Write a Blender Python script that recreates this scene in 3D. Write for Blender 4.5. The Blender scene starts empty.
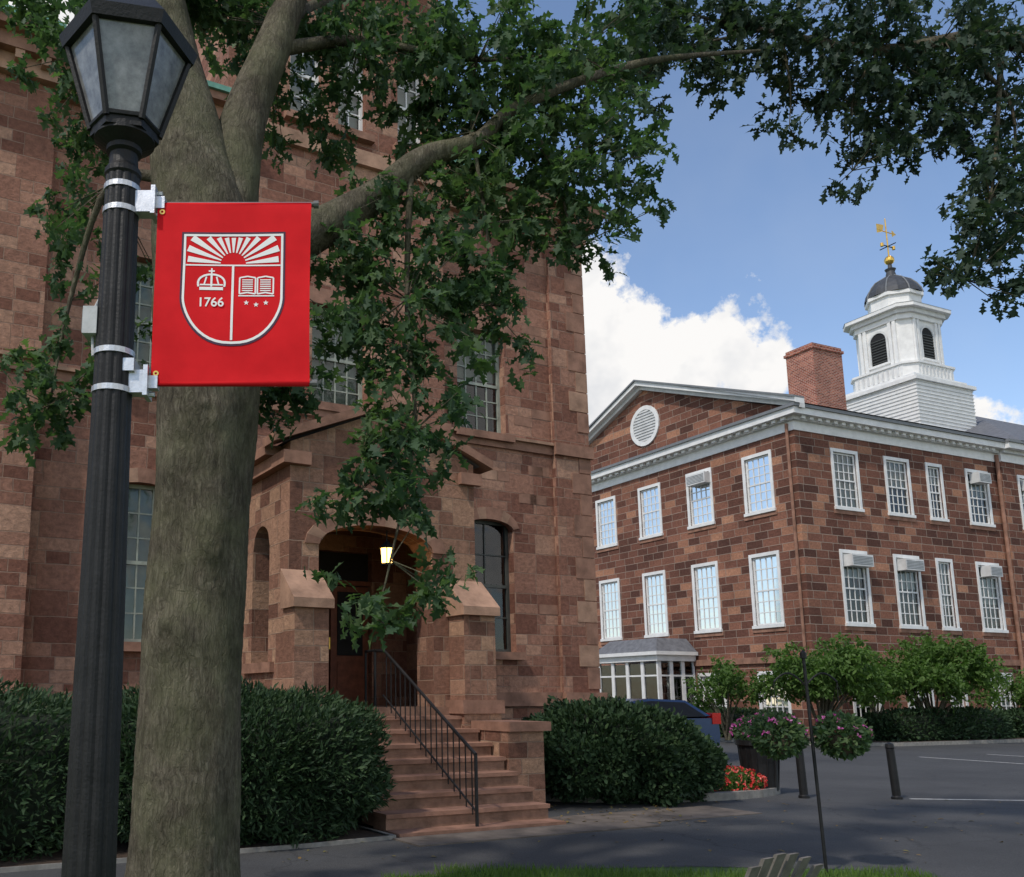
import bpy, bmesh, math, random
import numpy as np
from mathutils import Vector, Matrix
random.seed(7); rng=np.random.default_rng(7)
R=math.radians
SC=bpy.context.scene
# ---------------------------------------------------------------- materials
def newmat(name):
    m=bpy.data.materials.new(name); m.use_nodes=True
    nt=m.node_tree; return m,nt,nt.nodes,nt.links,nt.nodes['Principled BSDF']
def ramp(N,stops):
    r=N.new('ShaderNodeValToRGB'); e=r.color_ramp.elements
    while len(e)<len(stops): e.new(.5)
    for i,(p,c) in enumerate(stops):
        e[i].position=p; e[i].color=(c[0],c[1],c[2],1)
    return r
def noise(N,L,vec,scale,detail=4,rough=.6):
    n=N.new('ShaderNodeTexNoise'); n.inputs['Scale'].default_value=scale
    n.inputs['Detail'].default_value=detail; n.inputs['Roughness'].default_value=rough
    if vec: L.new(vec,n.inputs['Vector'])
    return n
def mixc(N,L,a,b,fac,mode='MIX'):
    m=N.new('ShaderNodeMix'); m.data_type='RGBA'; m.blend_type=mode
    for s,v in ((6,a),(7,b),(0,fac)):
        if hasattr(v,'is_linked'): L.new(v,m.inputs[s])
        elif isinstance(v,(int,float)): m.inputs[s].default_value=v
        else: m.inputs[s].default_value=(*v,1)
    return m.outputs[2]
def bump(N,L,h,strength,dist,P,prev=None):
    b=N.new('ShaderNodeBump'); b.inputs['Strength'].default_value=strength; b.inputs['Distance'].default_value=dist
    L.new(h,b.inputs['Height'])
    if prev: L.new(prev,b.inputs['Normal'])
    L.new(b.outputs[0],P.inputs['Normal']); return b.outputs[0]
def plain(name,col,rough=.6,metal=0,var=.25,scale=6,bmp=.15,coord='Object',spec=.4):
    m,nt,N,L,P=newmat(name); tc=N.new('ShaderNodeTexCoord')
    n=noise(N,L,tc.outputs[coord],scale,5)
    r=ramp(N,[(.3,[c*(1-var) for c in col]),(.7,[min(1,c*(1+var)) for c in col])])
    L.new(n.outputs[0],r.inputs[0]); L.new(r.outputs[0],P.inputs['Base Color'])
    P.inputs['Roughness'].default_value=rough; P.inputs['Metallic'].default_value=metal; P.inputs['Specular IOR Level'].default_value=spec
    if bmp:
        n2=noise(N,L,tc.outputs[coord],scale*8,3); bump(N,L,n2.outputs[0],bmp,.01,P)
    return m
def masonry(name,stops,mortar,bw,rh,ms,squash=1.0,sqf=2,offs=.5,rough=.9,bs=.6,stain=.25,big=None):
    m,nt,N,L,P=newmat(name); tc=N.new('ShaderNodeTexCoord'); uv=tc.outputs['UV']
    dn=noise(N,L,uv,3.0,1)
    vm=N.new('ShaderNodeVectorMath'); vm.operation='MULTIPLY_ADD'
    L.new(dn.outputs[1],vm.inputs[0]); vm.inputs[1].default_value=(.03,.02,0); L.new(uv,vm.inputs[2])
    def brk(w,h,ms,sq,sf,of):
        b=N.new('ShaderNodeTexBrick'); b.offset=of; b.squash=sq; b.squash_frequency=sf
        b.inputs['Color1'].default_value=(0,0,0,1); b.inputs['Color2'].default_value=(1,1,1,1); b.inputs['Mortar'].default_value=(.5,.5,.5,1)
        b.inputs['Scale'].default_value=1; b.inputs['Mortar Size'].default_value=ms; b.inputs['Mortar Smooth'].default_value=.4
        b.inputs['Brick Width'].default_value=w; b.inputs['Row Height'].default_value=h
        L.new(vm.outputs[0],b.inputs['Vector']); return b
    b=brk(bw,rh,ms,squash,sqf,offs); col,fac=b.outputs['Color'],b.outputs['Fac']
    if big:
        # random-coursed ashlar: some double-height blocks replace pairs of small ones
        sel=brk(bw*big,rh*2,0.0,1.3,2,.37); b2=brk(bw*big,rh*2,ms,1.3,2,.37)
        gt=N.new('ShaderNodeMath'); gt.operation='GREATER_THAN'; gt.inputs[1].default_value=.56; L.new(sel.outputs['Color'],gt.inputs[0])
        # random tone must not follow the selector: remap
        fr=N.new('ShaderNodeMath'); fr.operation='MULTIPLY'; fr.inputs[1].default_value=7.31; L.new(b2.outputs['Color'],fr.inputs[0])
        f2=N.new('ShaderNodeMath'); f2.operation='FRACT'; L.new(fr.outputs[0],f2.inputs[0])
        col=mixc(N,L,col,f2.outputs[0],gt.outputs[0])
        mf=N.new('ShaderNodeMix'); mf.data_type='FLOAT'; L.new(gt.outputs[0],mf.inputs[0]); L.new(fac,mf.inputs[2]); L.new(b2.outputs['Fac'],mf.inputs[3])
        mx=N.new('ShaderNodeMath'); mx.operation='MAXIMUM'; L.new(mf.outputs[0],mx.inputs[0]); L.new(b2.outputs['Fac'],mx.inputs[1]); 
        fac=mf.outputs[0]
    r=ramp(N,stops); L.new(col,r.inputs[0])
    n1=noise(N,L,uv,11,5,.78); r1=ramp(N,[(.3,(.62,.62,.62)),(.7,(1.36,1.32,1.28))]); L.new(n1.outputs[0],r1.inputs[0])
    c=mixc(N,L,r.outputs[0],r1.outputs[0],1.0,'MULTIPLY')
    n2=noise(N,L,uv,.5,5,.7); r2=ramp(N,[(.3,(1-stain,)*3),(.7,(1+stain*.6,)*3)]); L.new(n2.outputs[0],r2.inputs[0])
    c=mixc(N,L,c,mortar,fac)
    c=mixc(N,L,c,r2.outputs[0],1.0,'MULTIPLY')
    L.new(c,P.inputs['Base Color']); P.inputs['Roughness'].default_value=rough
    P.inputs['Specular IOR Level'].default_value=.2
    inv=N.new('ShaderNodeMath'); inv.operation='MULTIPLY_ADD'; L.new(fac,inv.inputs[0]); inv.inputs[1].default_value=-1
    L.new(n1.outputs[0],inv.inputs[2])
    bump(N,L,inv.outputs[0],bs,.03,P)
    return m
M={}
M['stoneA']=masonry('brownstone_ashlar',[(0,(.17,.076,.055)),(.25,(.235,.112,.08)),(.5,(.285,.145,.105)),(.75,(.34,.182,.13)),(1,(.43,.26,.185))],(.33,.215,.16),.36,.20,.009,1.7,3,.42,big=1.55,bs=.8)
M['stoneA2']=masonry('brownstone_pier',[(0,(.16,.08,.058)),(.35,(.245,.13,.092)),(.65,(.315,.178,.125)),(1,(.41,.26,.175))],(.33,.225,.165),.40,.22,.009,1.4,2,.38,big=1.3,bs=.8)
M['stoneB']=masonry('red_sandstone_blocks',[(0,(.095,.046,.036)),(.3,(.15,.068,.05)),(.6,(.20,.092,.066)),(.85,(.27,.128,.088)),(1,(.42,.22,.14))],(.33,.26,.21),.66,.32,.016,1.25,3,.45,stain=.25,bs=.6)
M['brick']=masonry('chimney_brick',[(0,(.18,.05,.035)),(.5,(.29,.085,.06)),(1,(.41,.15,.10))],(.46,.38,.32),.24,.09,.012,bs=.3)
M['trimA']=plain('dressed_sandstone',(.275,.152,.108),.88,var=.35,scale=3,bmp=.5,spec=.2)
M['trimL']=plain('tan_sandstone',(.35,.215,.15),.88,var=.35,scale=3,bmp=.5,spec=.2)
M['stepst']=plain('brownstone_steps',(.235,.14,.10),.9,var=.4,scale=4,bmp=.5,spec=.15)
M['white']=plain('white_paint',(.74,.745,.74),.5,var=.10,scale=3,bmp=.05)
M['whited']=plain('weathered_white_paint',(.62,.63,.63),.6,var=.18,scale=2,bmp=.1)
M['slate']=plain('slate_roof',(.13,.135,.15),.75,var=.3,scale=5,bmp=.4)
M['domeslate']=plain('dome_slate',(.05,.055,.065),.6,var=.3,scale=5,bmp=.3)
M['copper']=plain('verdigris_copper',(.13,.30,.24),.7,var=.3,scale=5)
M['gutter']=plain('grey_gutter',(.17,.18,.19),.5,var=.15)
M['black']=plain('black_iron',(.012,.012,.013),.5,0,var=.4,scale=10,bmp=.25,spec=.3)
M['silver']=plain('galvanised_steel',(.55,.56,.58),.4,.85,var=.15,scale=20)
M['grey']=plain('grey_plastic',(.40,.41,.42),.5)
M['rod']=plain('fibreglass_rod',(.13,.13,.13),.5)
M['wood']=plain('door_wood',(.17,.055,.03),.45,var=.35,scale=8)
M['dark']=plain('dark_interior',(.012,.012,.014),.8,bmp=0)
M['blind']=plain('window_blind',(.40,.41,.39),.8,var=.15,scale=2,bmp=0)
M['greenish']=plain('drawn_curtain',(.26,.31,.26),.8,var=.25,scale=2,bmp=0)
M['frameA']=plain('dark_window_frame',(.06,.065,.06),.5)
M['frameL']=plain('pale_window_frame',(.30,.33,.28),.5)
M['gold']=plain('gilding',(.80,.50,.12),.3,.9,var=.1)
M['mulch']=plain('mulch',(.06,.04,.028),.95,var=.5,scale=20,bmp=.8)
M['kerb']=plain('granite_kerb',(.23,.22,.20),.85,var=.3,scale=9,bmp=.3)
M['path']=plain('worn_paving',(.12,.10,.085),.9,var=.4,scale=3,bmp=.3)
M['paint']=plain('road_paint',(.55,.55,.53),.7,var=.35,scale=12)
M['soil']=plain('soil',(.07,.05,.035),.95)
M['tan']=plain('weathered_wood',(.15,.135,.12),.8,var=.3,scale=12)
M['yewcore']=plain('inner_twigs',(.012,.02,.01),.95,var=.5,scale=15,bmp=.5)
M['emblem']=plain('emblem_white',(.80,.80,.80),.7,bmp=0,var=.03); M['emblem_dk']=plain('emblem_navy_line',(.05,.02,.05),.7,bmp=0)
def glassmat():
    m,nt,N,L,P=newmat('window_glass'); N.remove(P); out=N['Material Output']
    t=N.new('ShaderNodeBsdfTransparent'); t.inputs[0].default_value=(.75,.8,.8,1)
    g=N.new('ShaderNodeBsdfGlossy'); g.inputs['Roughness'].default_value=.04
    tc=N.new('ShaderNodeTexCoord'); n=noise(N,L,tc.outputs['Object'],1.3,2); b=N.new('ShaderNodeBump'); b.inputs['Strength'].default_value=.14; b.inputs['Distance'].default_value=.05
    L.new(n.outputs[0],b.inputs['Height']); L.new(b.outputs[0],g.inputs['Normal'])
    f=N.new('ShaderNodeFresnel'); f.inputs[0].default_value=1.5
    a=N.new('ShaderNodeMath'); a.operation='MULTIPLY_ADD'; a.inputs[1].default_value=1.0; a.inputs[2].default_value=.03; a.use_clamp=True; L.new(f.outputs[0],a.inputs[0])
    mx=N.new('ShaderNodeMixShader'); L.new(a.outputs[0],mx.inputs[0]); L.new(t.outputs[0],mx.inputs[1]); L.new(g.outputs[0],mx.inputs[2]); L.new(mx.outputs[0],out.inputs[0])
    return m
M['glass']=glassmat()
def leafmat(name,stops,trans=.35):
    m,nt,N,L,P=newmat(name); out=N['Material Output']
    at=N.new('ShaderNodeAttribute'); at.attribute_name='rnd'
    tc=N.new('ShaderNodeTexCoord'); n=noise(N,L,tc.outputs['Object'],1.3,2)
    ad=N.new('ShaderNodeMath'); ad.operation='MULTIPLY_ADD'; ad.inputs[1].default_value=.55; L.new(at.outputs['Fac'],ad.inputs[0])
    m2=N.new('ShaderNodeMath'); m2.operation='MULTIPLY_ADD'; m2.inputs[1].default_value=.9; m2.inputs[2].default_value=-.2; L.new(n.outputs[0],m2.inputs[0]); L.new(m2.outputs[0],ad.inputs[2])
    r=ramp(N,stops); L.new(ad.outputs[0],r.inputs[0]); L.new(r.outputs[0],P.inputs['Base Color'])
    P.inputs['Roughness'].default_value=.6; P.inputs['Specular IOR Level'].default_value=.25
    tr=N.new('ShaderNodeBsdfTranslucent'); h=mixc(N,L,r.outputs[0],(1.5,1.8,.9),1.0,'MULTIPLY'); L.new(h,tr.inputs[0])
    mx=N.new('ShaderNodeMixShader'); mx.inputs[0].default_value=trans
    L.new(P.outputs[0],mx.inputs[1]); L.new(tr.outputs[0],mx.inputs[2]); L.new(mx.outputs[0],out.inputs[0]); return m
M['oak']=leafmat('oak_leaves',[(0,(.028,.058,.035)),(.4,(.048,.090,.046)),(.75,(.078,.128,.055)),(1,(.12,.175,.07))],.38)
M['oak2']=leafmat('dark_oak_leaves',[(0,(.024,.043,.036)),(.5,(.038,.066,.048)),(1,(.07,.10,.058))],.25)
M['yew']=leafmat('yew_foliage',[(0,(.014,.032,.016)),(.5,(.030,.060,.026)),(1,(.058,.10,.038))],.12)
M['orn']=leafmat('light_green_leaves',[(0,(.05,.095,.022)),(.5,(.08,.145,.034)),(1,(.12,.20,.05))],.35)
M['dryleaf']=leafmat('dry_leaves',[(0,(.12,.09,.03)),(.5,(.2,.13,.05)),(1,(.14,.17,.05))],.1)
M['grassb']=leafmat('grass_blades',[(0,(.05,.10,.02)),(.5,(.09,.16,.03)),(1,(.15,.22,.05))],.3)
M['pink']=leafmat('pink_petals',[(0,(.35,.05,.26)),(.5,(.55,.10,.40)),(1,(.7,.35,.6))],.3)
M['redf']=leafmat('red_petals',[(0,(.5,.02,.02)),(.6,(.65,.05,.05)),(1,(.8,.35,.3))],.2)
def barkmat():
    m,nt,N,L,P=newmat('tree_bark'); tc=N.new('ShaderNodeTexCoord')
    mp=N.new('ShaderNodeMapping'); mp.inputs['Scale'].default_value=(1,1,.17); L.new(tc.outputs['Object'],mp.inputs[0])
    dd=noise(N,L,tc.outputs['Object'],5,4); vv=N.new('ShaderNodeVectorMath'); vv.operation='MULTIPLY_ADD'; L.new(dd.outputs[1],vv.inputs[0]); vv.inputs[1].default_value=(.09,.09,.05); L.new(mp.outputs[0],vv.inputs[2])
    n=noise(N,L,vv.outputs[0],34,7,.78); v=N.new('ShaderNodeTexVoronoi'); v.feature='DISTANCE_TO_EDGE'; v.inputs['Scale'].default_value=42; L.new(vv.outputs[0],v.inputs['Vector'])
    r=ramp(N,[(.30,(.05,.043,.033)),(.5,(.135,.117,.088)),(.70,(.24,.215,.165))]); L.new(n.outputs[0],r.inputs[0])
    rv=ramp(N,[(0,(.55,.53,.50)),(.2,(1,1,1))]); L.new(v.outputs['Distance'],rv.inputs[0])
    c=mixc(N,L,r.outputs[0],rv.outputs[0],.55,'MULTIPLY')
    n2=noise(N,L,tc.outputs['Object'],1.6,5,.7); r2=ramp(N,[(.42,(0,0,0)),(.66,(.65,.65,.65))]); L.new(n2.outputs[0],r2.inputs[0])
    c=mixc(N,L,c,(.13,.135,.075),r2.outputs[0])
    n3=noise(N,L,tc.outputs['Object'],3.5,5,.7); r3=ramp(N,[(.35,(.6,.6,.6)),(.65,(1.2,1.2,1.2))]); L.new(n3.outputs[0],r3.inputs[0]); c=mixc(N,L,c,r3.outputs[0],1.0,'MULTIPLY')
    L.new(c,P.inputs['Base Color']); P.inputs['Roughness'].default_value=.95; P.inputs['Specular IOR Level'].default_value=.15
    mm=N.new('ShaderNodeMath'); mm.operation='MULTIPLY_ADD'; L.new(rv.outputs[0],mm.inputs[0]); mm.inputs[1].default_value=.4; L.new(n.outputs[0],mm.inputs[2])
    bump(N,L,mm.outputs[0],.9,.028,P); return m
M['bark']=barkmat()
def asphalt():
    m,nt,N,L,P=newmat('asphalt'); tc=N.new('ShaderNodeTexCoord'); o=tc.outputs['Object']
    n=noise(N,L,o,.35,6,.65); r=ramp(N,[(.3,(.036,.037,.039)),(.7,(.066,.067,.069))]); L.new(n.outputs[0],r.inputs[0])
    n2=noise(N,L,o,90,2,.7); r2=ramp(N,[(.3,(.55,.55,.55)),(.75,(1.7,1.7,1.7))]); L.new(n2.outputs[0],r2.inputs[0])
    c=mixc(N,L,r.outputs[0],r2.outputs[0],1,'MULTIPLY')
    v=N.new('ShaderNodeTexVoronoi'); v.feature='DISTANCE_TO_EDGE'; v.inputs['Scale'].default_value=.28
    nd=noise(N,L,o,1.2,4); vv=N.new('ShaderNodeVectorMath'); vv.operation='MULTIPLY_ADD'; L.new(nd.outputs[1],vv.inputs[0]); vv.inputs[1].default_value=(1.2,1.2,0); L.new(o,vv.inputs[2]); L.new(vv.outputs[0],v.inputs['Vector'])
    rv=ramp(N,[(0,(.45,.45,.45)),(.006,(1,1,1))]); L.new(v.outputs['Distance'],rv.inputs[0])
    c=mixc(N,L,c,rv.outputs[0],.8,'MULTIPLY')
    L.new(c,P.inputs['Base Color']); P.inputs['Roughness'].default_value=.85; bump(N,L,n2.outputs[0],.5,.01,P); return m
M['asphalt']=asphalt()
M['grass']=plain('lawn',(.06,.11,.03),.95,var=.4,scale=8,bmp=.6)
def lampglass():
    m,nt,N,L,P=newmat('lantern_glass'); tc=N.new('ShaderNodeTexCoord')
    n=noise(N,L,tc.outputs['Object'],14,6,.7); r=ramp(N,[(.3,(.12,.12,.125)),(.7,(.38,.38,.39))]); L.new(n.outputs[0],r.inputs[0]); L.new(r.outputs[0],P.inputs['Base Color'])
    P.inputs['Roughness'].default_value=.10; P.inputs['Transmission Weight'].default_value=.25; return m
M['lglass']=lampglass()
def banner_mat():
    m,nt,N,L,P=newmat('red_banner_fabric'); tc=N.new('ShaderNodeTexCoord')
    n=noise(N,L,tc.outputs['Object'],5,4); r=ramp(N,[(.3,(.54,.007,.012)),(.7,(.68,.012,.018))]); L.new(n.outputs[0],r.inputs[0]); L.new(r.outputs[0],P.inputs['Base Color'])
    P.inputs['Roughness'].default_value=.75; P.inputs['Specular IOR Level'].default_value=.15
    w=noise(N,L,tc.outputs['Object'],400,2); bump(N,L,w.outputs[0],.2,.002,P); return m
M['banner']=banner_mat()
def emis(name,c,s):
    m,nt,N,L,P=newmat(name); P.inputs['Base Color'].default_value=(*c,1); P.inputs['Emission Color'].default_value=(*c,1); P.inputs['Emission Strength'].default_value=s; return m
M['glow']=emis('lantern_glow',(1,.55,.12),9)
M['carpaint']=plain('blue_car_paint',(.05,.085,.17),.25,.3,var=.05,bmp=0)
M['tail']=plain('red_lens',(.6,.01,.01),.2,bmp=0)
M['rubber']=plain('rubber',(.02,.02,.02),.8)
# ---------------------------------------------------------------- mesh builder
class MB:
    def __init__(s): s.v=[];s.f=[];s.m=[];s.mats=[]
    def mi(s,k):
        if k not in s.mats: s.mats.append(k)
        return s.mats.index(k)
    def poly(s,pts,k):
        b=len(s.v); s.v+=[tuple(p) for p in pts]; s.f.append(tuple(range(b,b+len(pts)))); s.m.append(s.mi(k))
    def box(s,x0,x1,y0,y1,z0,z1,k):
        p=[(x0,y0,z0),(x1,y0,z0),(x1,y1,z0),(x0,y1,z0),(x0,y0,z1),(x1,y0,z1),(x1,y1,z1),(x0,y1,z1)]
        for q in ((3,2,1,0),(4,5,6,7),(0,1,5,4),(1,2,6,5),(2,3,7,6),(3,0,4,7)): s.poly([p[i] for i in q],k)
    def fbox(s,F,a0,a1,z0,z1,d0,d1,k):
        o,t,n=F
        xs=[o[0]+a*t[0]+d*n[0] for a in(a0,a1) for d in(d0,d1)]; ys=[o[1]+a*t[1]+d*n[1] for a in(a0,a1) for d in(d0,d1)]
        s.box(min(xs),max(xs),min(ys),max(ys),z0,z1,k)
    def fp(s,F,a,z,d=0): o,t,n=F; return (o[0]+a*t[0]+d*n[0],o[1]+a*t[1]+d*n[1],z)
    def wall(s,F,a0,a1,z0,z1,ops,k,rev=.22,rk=None):
        A=sorted({a0,a1,*[x for o in ops for x in o[:2]]}); Z=sorted({z0,z1,*[x for o in ops for x in o[2:4]]})
        for i in range(len(A)-1):
            for j in range(len(Z)-1):
                ca=(A[i]+A[i+1])/2; cz=(Z[j]+Z[j+1])/2
                if any(o[0]<ca<o[1] and o[2]<cz<o[3] for o in ops): continue
                s.poly([s.fp(F,A[i],Z[j]),s.fp(F,A[i+1],Z[j]),s.fp(F,A[i+1],Z[j+1]),s.fp(F,A[i],Z[j+1])],k)
        for o in ops:
            c=[(o[0],o[2]),(o[1],o[2]),(o[1],o[3]),(o[0],o[3])]
            for i in range(4):
                p,q=c[i],c[(i+1)%4]; s.poly([s.fp(F,p[0],p[1]),s.fp(F,q[0],q[1]),s.fp(F,q[0],q[1],-rev),s.fp(F,p[0],p[1],-rev)],rk or k)
    def arch(s,F,a0,a1,zs,zt,k,d0=0,d1=-.2,n=10):
        c=(a0+a1)/2; pts=[]
        for i in range(n+1):
            x=a0+(a1-a0)*i/n; u=(x-c)/((a1-a0)/2); pts.append((x,zs+(zt-zs)*math.sqrt(max(0,1-u*u))))
        for i in range(n):
            (x0,y0),(x1,y1)=pts[i],pts[i+1]
            s.poly([s.fp(F,x0,y0,d0),s.fp(F,x1,y1,d0),s.fp(F,x1,zt+.001,d0),s.fp(F,x0,zt+.001,d0)],k)
            s.poly([s.fp(F,x0,y0,d0),s.fp(F,x0,y0,d1),s.fp(F,x1,y1,d1),s.fp(F,x1,y1,d0)],k)
    def cyl(s,c,r,z0,z1,k,n=16,r2=None,cap=True,rot=0):
        r2=r if r2 is None else r2
        A=[(c[0]+r*math.cos(rot+2*math.pi*i/n),c[1]+r*math.sin(rot+2*math.pi*i/n),z0) for i in range(n)]
        B=[(c[0]+r2*math.cos(rot+2*math.pi*i/n),c[1]+r2*math.sin(rot+2*math.pi*i/n),z1) for i in range(n)]
        for i in range(n): j=(i+1)%n; s.poly([A[i],A[j],B[j],B[i]],k)
        if cap: s.poly(B,k); s.poly(A[::-1],k)
    def rod(s,p,q,r,k,n=8,r2=None):
        p=Vector(p);q=Vector(q);d=(q-p).normalized();a=d.orthogonal().normalized();b=d.cross(a);r2=r if r2 is None else r2
        A=[p+r*(a*math.cos(2*math.pi*i/n)+b*math.sin(2*math.pi*i/n)) for i in range(n)];B=[q+r2*(a*math.cos(2*math.pi*i/n)+b*math.sin(2*math.pi*i/n)) for i in range(n)]
        for i in range(n): j=(i+1)%n; s.poly([A[i],A[j],B[j],B[i]],k)
        s.poly(B,k); s.poly(A[::-1],k)
    def lathe(s,c,prof,k,n=20):
        for (r0,z0),(r1,z1) in zip(prof[:-1],prof[1:]): s.cyl(c,max(r0,.001),z0,z1,k,n,max(r1,.001),False)
    def build(s,name,parent=None,smooth=False,loc=None,rot=None,merge=False):
        me=bpy.data.meshes.new(name); me.from_pydata(s.v,[],s.f)
        for k in s.mats: me.materials.append(M[k])
        me.polygons.foreach_set('material_index',s.m)
        uv=me.uv_layers.new(name='UV'); me.update()
        for p in me.polygons:
            n=p.normal
            if abs(n.z)>.75:
                for li in p.loop_indices: c=me.vertices[me.loops[li].vertex_index].co; uv.data[li].uv=(c.x,c.y)
            else:
                t=Vector((-n.y,n.x,0)); t.normalize()
                for li in p.loop_indices: c=me.vertices[me.loops[li].vertex_index].co; uv.data[li].uv=(c.x*t.x+c.y*t.y+100,c.z+100)
        if merge:
            b=bmesh.new(); b.from_mesh(me); bmesh.ops.remove_doubles(b,verts=b.verts,dist=1e-4); bmesh.ops.recalc_face_normals(b,faces=b.faces); b.to_mesh(me); b.free()
        if smooth: me.polygons.foreach_set('use_smooth',[True]*len(me.polygons))
        o=bpy.data.objects.new(name,me); SC.collection.objects.link(o)
        if parent: o.parent=parent
        if loc: o.location=loc
        if rot: o.rotation_euler=rot
        return o
def empty(name,loc=(0,0,0),rz=0):
    e=bpy.data.objects.new(name,None); SC.collection.objects.link(e); e.location=loc; e.rotation_euler=(0,0,rz); return e
def window(b,F,a0,a1,z0,z1,cols,rows,frame,back,d=-.16,fw=.07,mw=.025,split=.5,backd=-.30,half=None):
    b.fbox(F,a0,a0+fw,z0,z1,d-.03,d+.03,frame); b.fbox(F,a1-fw,a1,z0,z1,d-.03,d+.03,frame)
    b.fbox(F,a0+fw,a1-fw,z0,z0+fw,d-.028,d+.028,frame); b.fbox(F,a0+fw,a1-fw,z1-fw,z1,d-.028,d+.028,frame)
    zm=z0+(z1-z0)*split; b.fbox(F,a0+fw,a1-fw,zm-.03,zm+.03,d-.025,d+.035,frame)
    W=a1-a0-2*fw
    for i in range(1,cols):
        x=a0+fw+W*i/cols; b.fbox(F,x-mw/2,x+mw/2,z0+fw,z1-fw,d-.012,d+.018,frame)
    H=z1-z0-2*fw
    for j in range(1,rows):
        z=z0+fw+H*j/rows
        if abs(z-zm)<.06: continue
        b.fbox(F,a0+fw,a1-fw,z-mw/2,z+mw/2,d-.010,d+.016,frame)
    b.poly([b.fp(F,a0,z0,d-.005),b.fp(F,a1,z0,d-.005),b.fp(F,a1,z1,d-.005),b.fp(F,a0,z1,d-.005)],'glass')
    if half is not None:
        zh=z1-(z1-z0)*half
        b.poly([b.fp(F,a0,zh,d-.06),b.fp(F,a1,zh,d-.06),b.fp(F,a1,z1,d-.06),b.fp(F,a0,z1,d-.06)],back); back2='dark'
    else: back2=back
    b.poly([b.fp(F,a0-.1,z0-.1,backd),b.fp(F,a1+.1,z0-.1,backd),b.fp(F,a1+.1,z1+.1,backd),b.fp(F,a0-.1,z1+.1,backd)],back2)
def extr(b,pts,y0,y1,k,axis='y'):
    f=(lambda p,y:(p[0],y,p[1])) if axis=='y' else (lambda p,y:(y,p[0],p[1]))
    b.poly([f(p,y0) for p in pts],k); b.poly([f(p,y1) for p in pts][::-1],k)
    n=len(pts)
    for i in range(n): p,q=pts[i],pts[(i+1)%n]; b.poly([f(p,y0),f(p,y1),f(q,y1),f(q,y0)],k)
# ================================================================ BUILDING A
A=empty('brownstone_hall',(.24,13.8,0),math.atan2(.459,.888))
XC=6.25
b=MB()
Ff=((0,2.4),(1,0),(0,-1)); Fc=((0,2.2),(1,0),(0,-1)); Fp=((0,2.1),(1,0),(0,-1))
WR1=(3.25,4.36,2.43,5.0); WR2=(3.12,4.26,6.72,8.85); WL1=(-3.5,-2.45,2.43,5.0); WL2=(-3.4,-2.4,6.72,8.85)
b.wall(Ff,2.7,XC,0,11.6,[WR1,WR2],'stoneA',.26)
b.arch(Ff,WR1[0],WR1[1],4.80,5.0,'stoneA',0,-.1)
b.wall(Ff,-4.7,-1.8,0,11.6,[WL1,WL2],'stoneA',.26); b.arch(Ff,WL1[0],WL1[1],4.80,5.0,'stoneA',0,-.1)
opsC=[(-.1,1.0,6.72,8.6),(-.6,.05,12.2,14.2),(.4,1.0,12.2,14.2),(1.7,2.3,12.2,14.2),(-.45,1.1,1.45,4.1)]
b.wall(Fc,-1.8,2.7,0,16.5,opsC,'stoneA',.26)
for x in (2.7,-1.8): b.poly([(x,2.2,0),(x,9,0),(x,9,16.5),(x,2.2,16.5)],'stoneA')
b.poly([(-1.8,2.2,16.5),(2.7,2.2,16.5),(2.7,9,16.5),(-1.8,9,16.5)],'slate'); b.poly([(-1.8,9,0),(2.7,9,0),(2.7,9,16.5),(-1.8,9,16.5)],'stoneA')
opsP=[(-8.2,-7.1,2.43,5.0),(-8.2,-7.1,6.72,8.85)]
b.wall(Fp,-16,-4.7,0,11.6,opsP,'stoneA',.26); b.poly([(-4.7,2.1,0),(-4.7,2.4,0),(-4.7,2.4,11.6),(-4.7,2.1,11.6)],'stoneA')
b.poly([(XC,2.4,0),(XC,16,0),(XC,16,11.6),(XC,2.4,11.6)],'stoneA'); b.poly([(-16,2.1,0),(-16,16,0),(-16,16,11.6),(-16,2.1,11.6)],'stoneA')
b.poly([(-16,16,0),(XC,16,0),(XC,16,11.6),(-16,16,11.6)],'stoneA')
b.box(XC-.85,XC+.06,2.30,2.399,0,11.55,'stoneA')
b.build('walls',A)
b=MB()
for (x0,x1,y) in ((2.7,XC-.85,2.4),(-4.7,-1.8,2.4),(-16,-4.7,2.1)):
    b.box(x0,x1,y-.09,y-.002,1.42,1.68,'trimA'); b.box(x0,x1,y-.06,y-.002,6.46,6.64,'trimA')
    b.box(x0,x1,y-.13,y-.002,6.64,6.70,'trimL')
b.box(XC-.88,XC+.15,2.19,2.295,1.42,1.68,'trimA'); b.box(XC-.88,XC+.12,2.22,2.295,6.46,6.71,'trimA')
b.box(-1.86,2.76,2.1,2.198,6.46,6.7,'trimA'); b.box(-1.86,2.76,2.1,2.198,11.55,11.85,'trimL')
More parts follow.
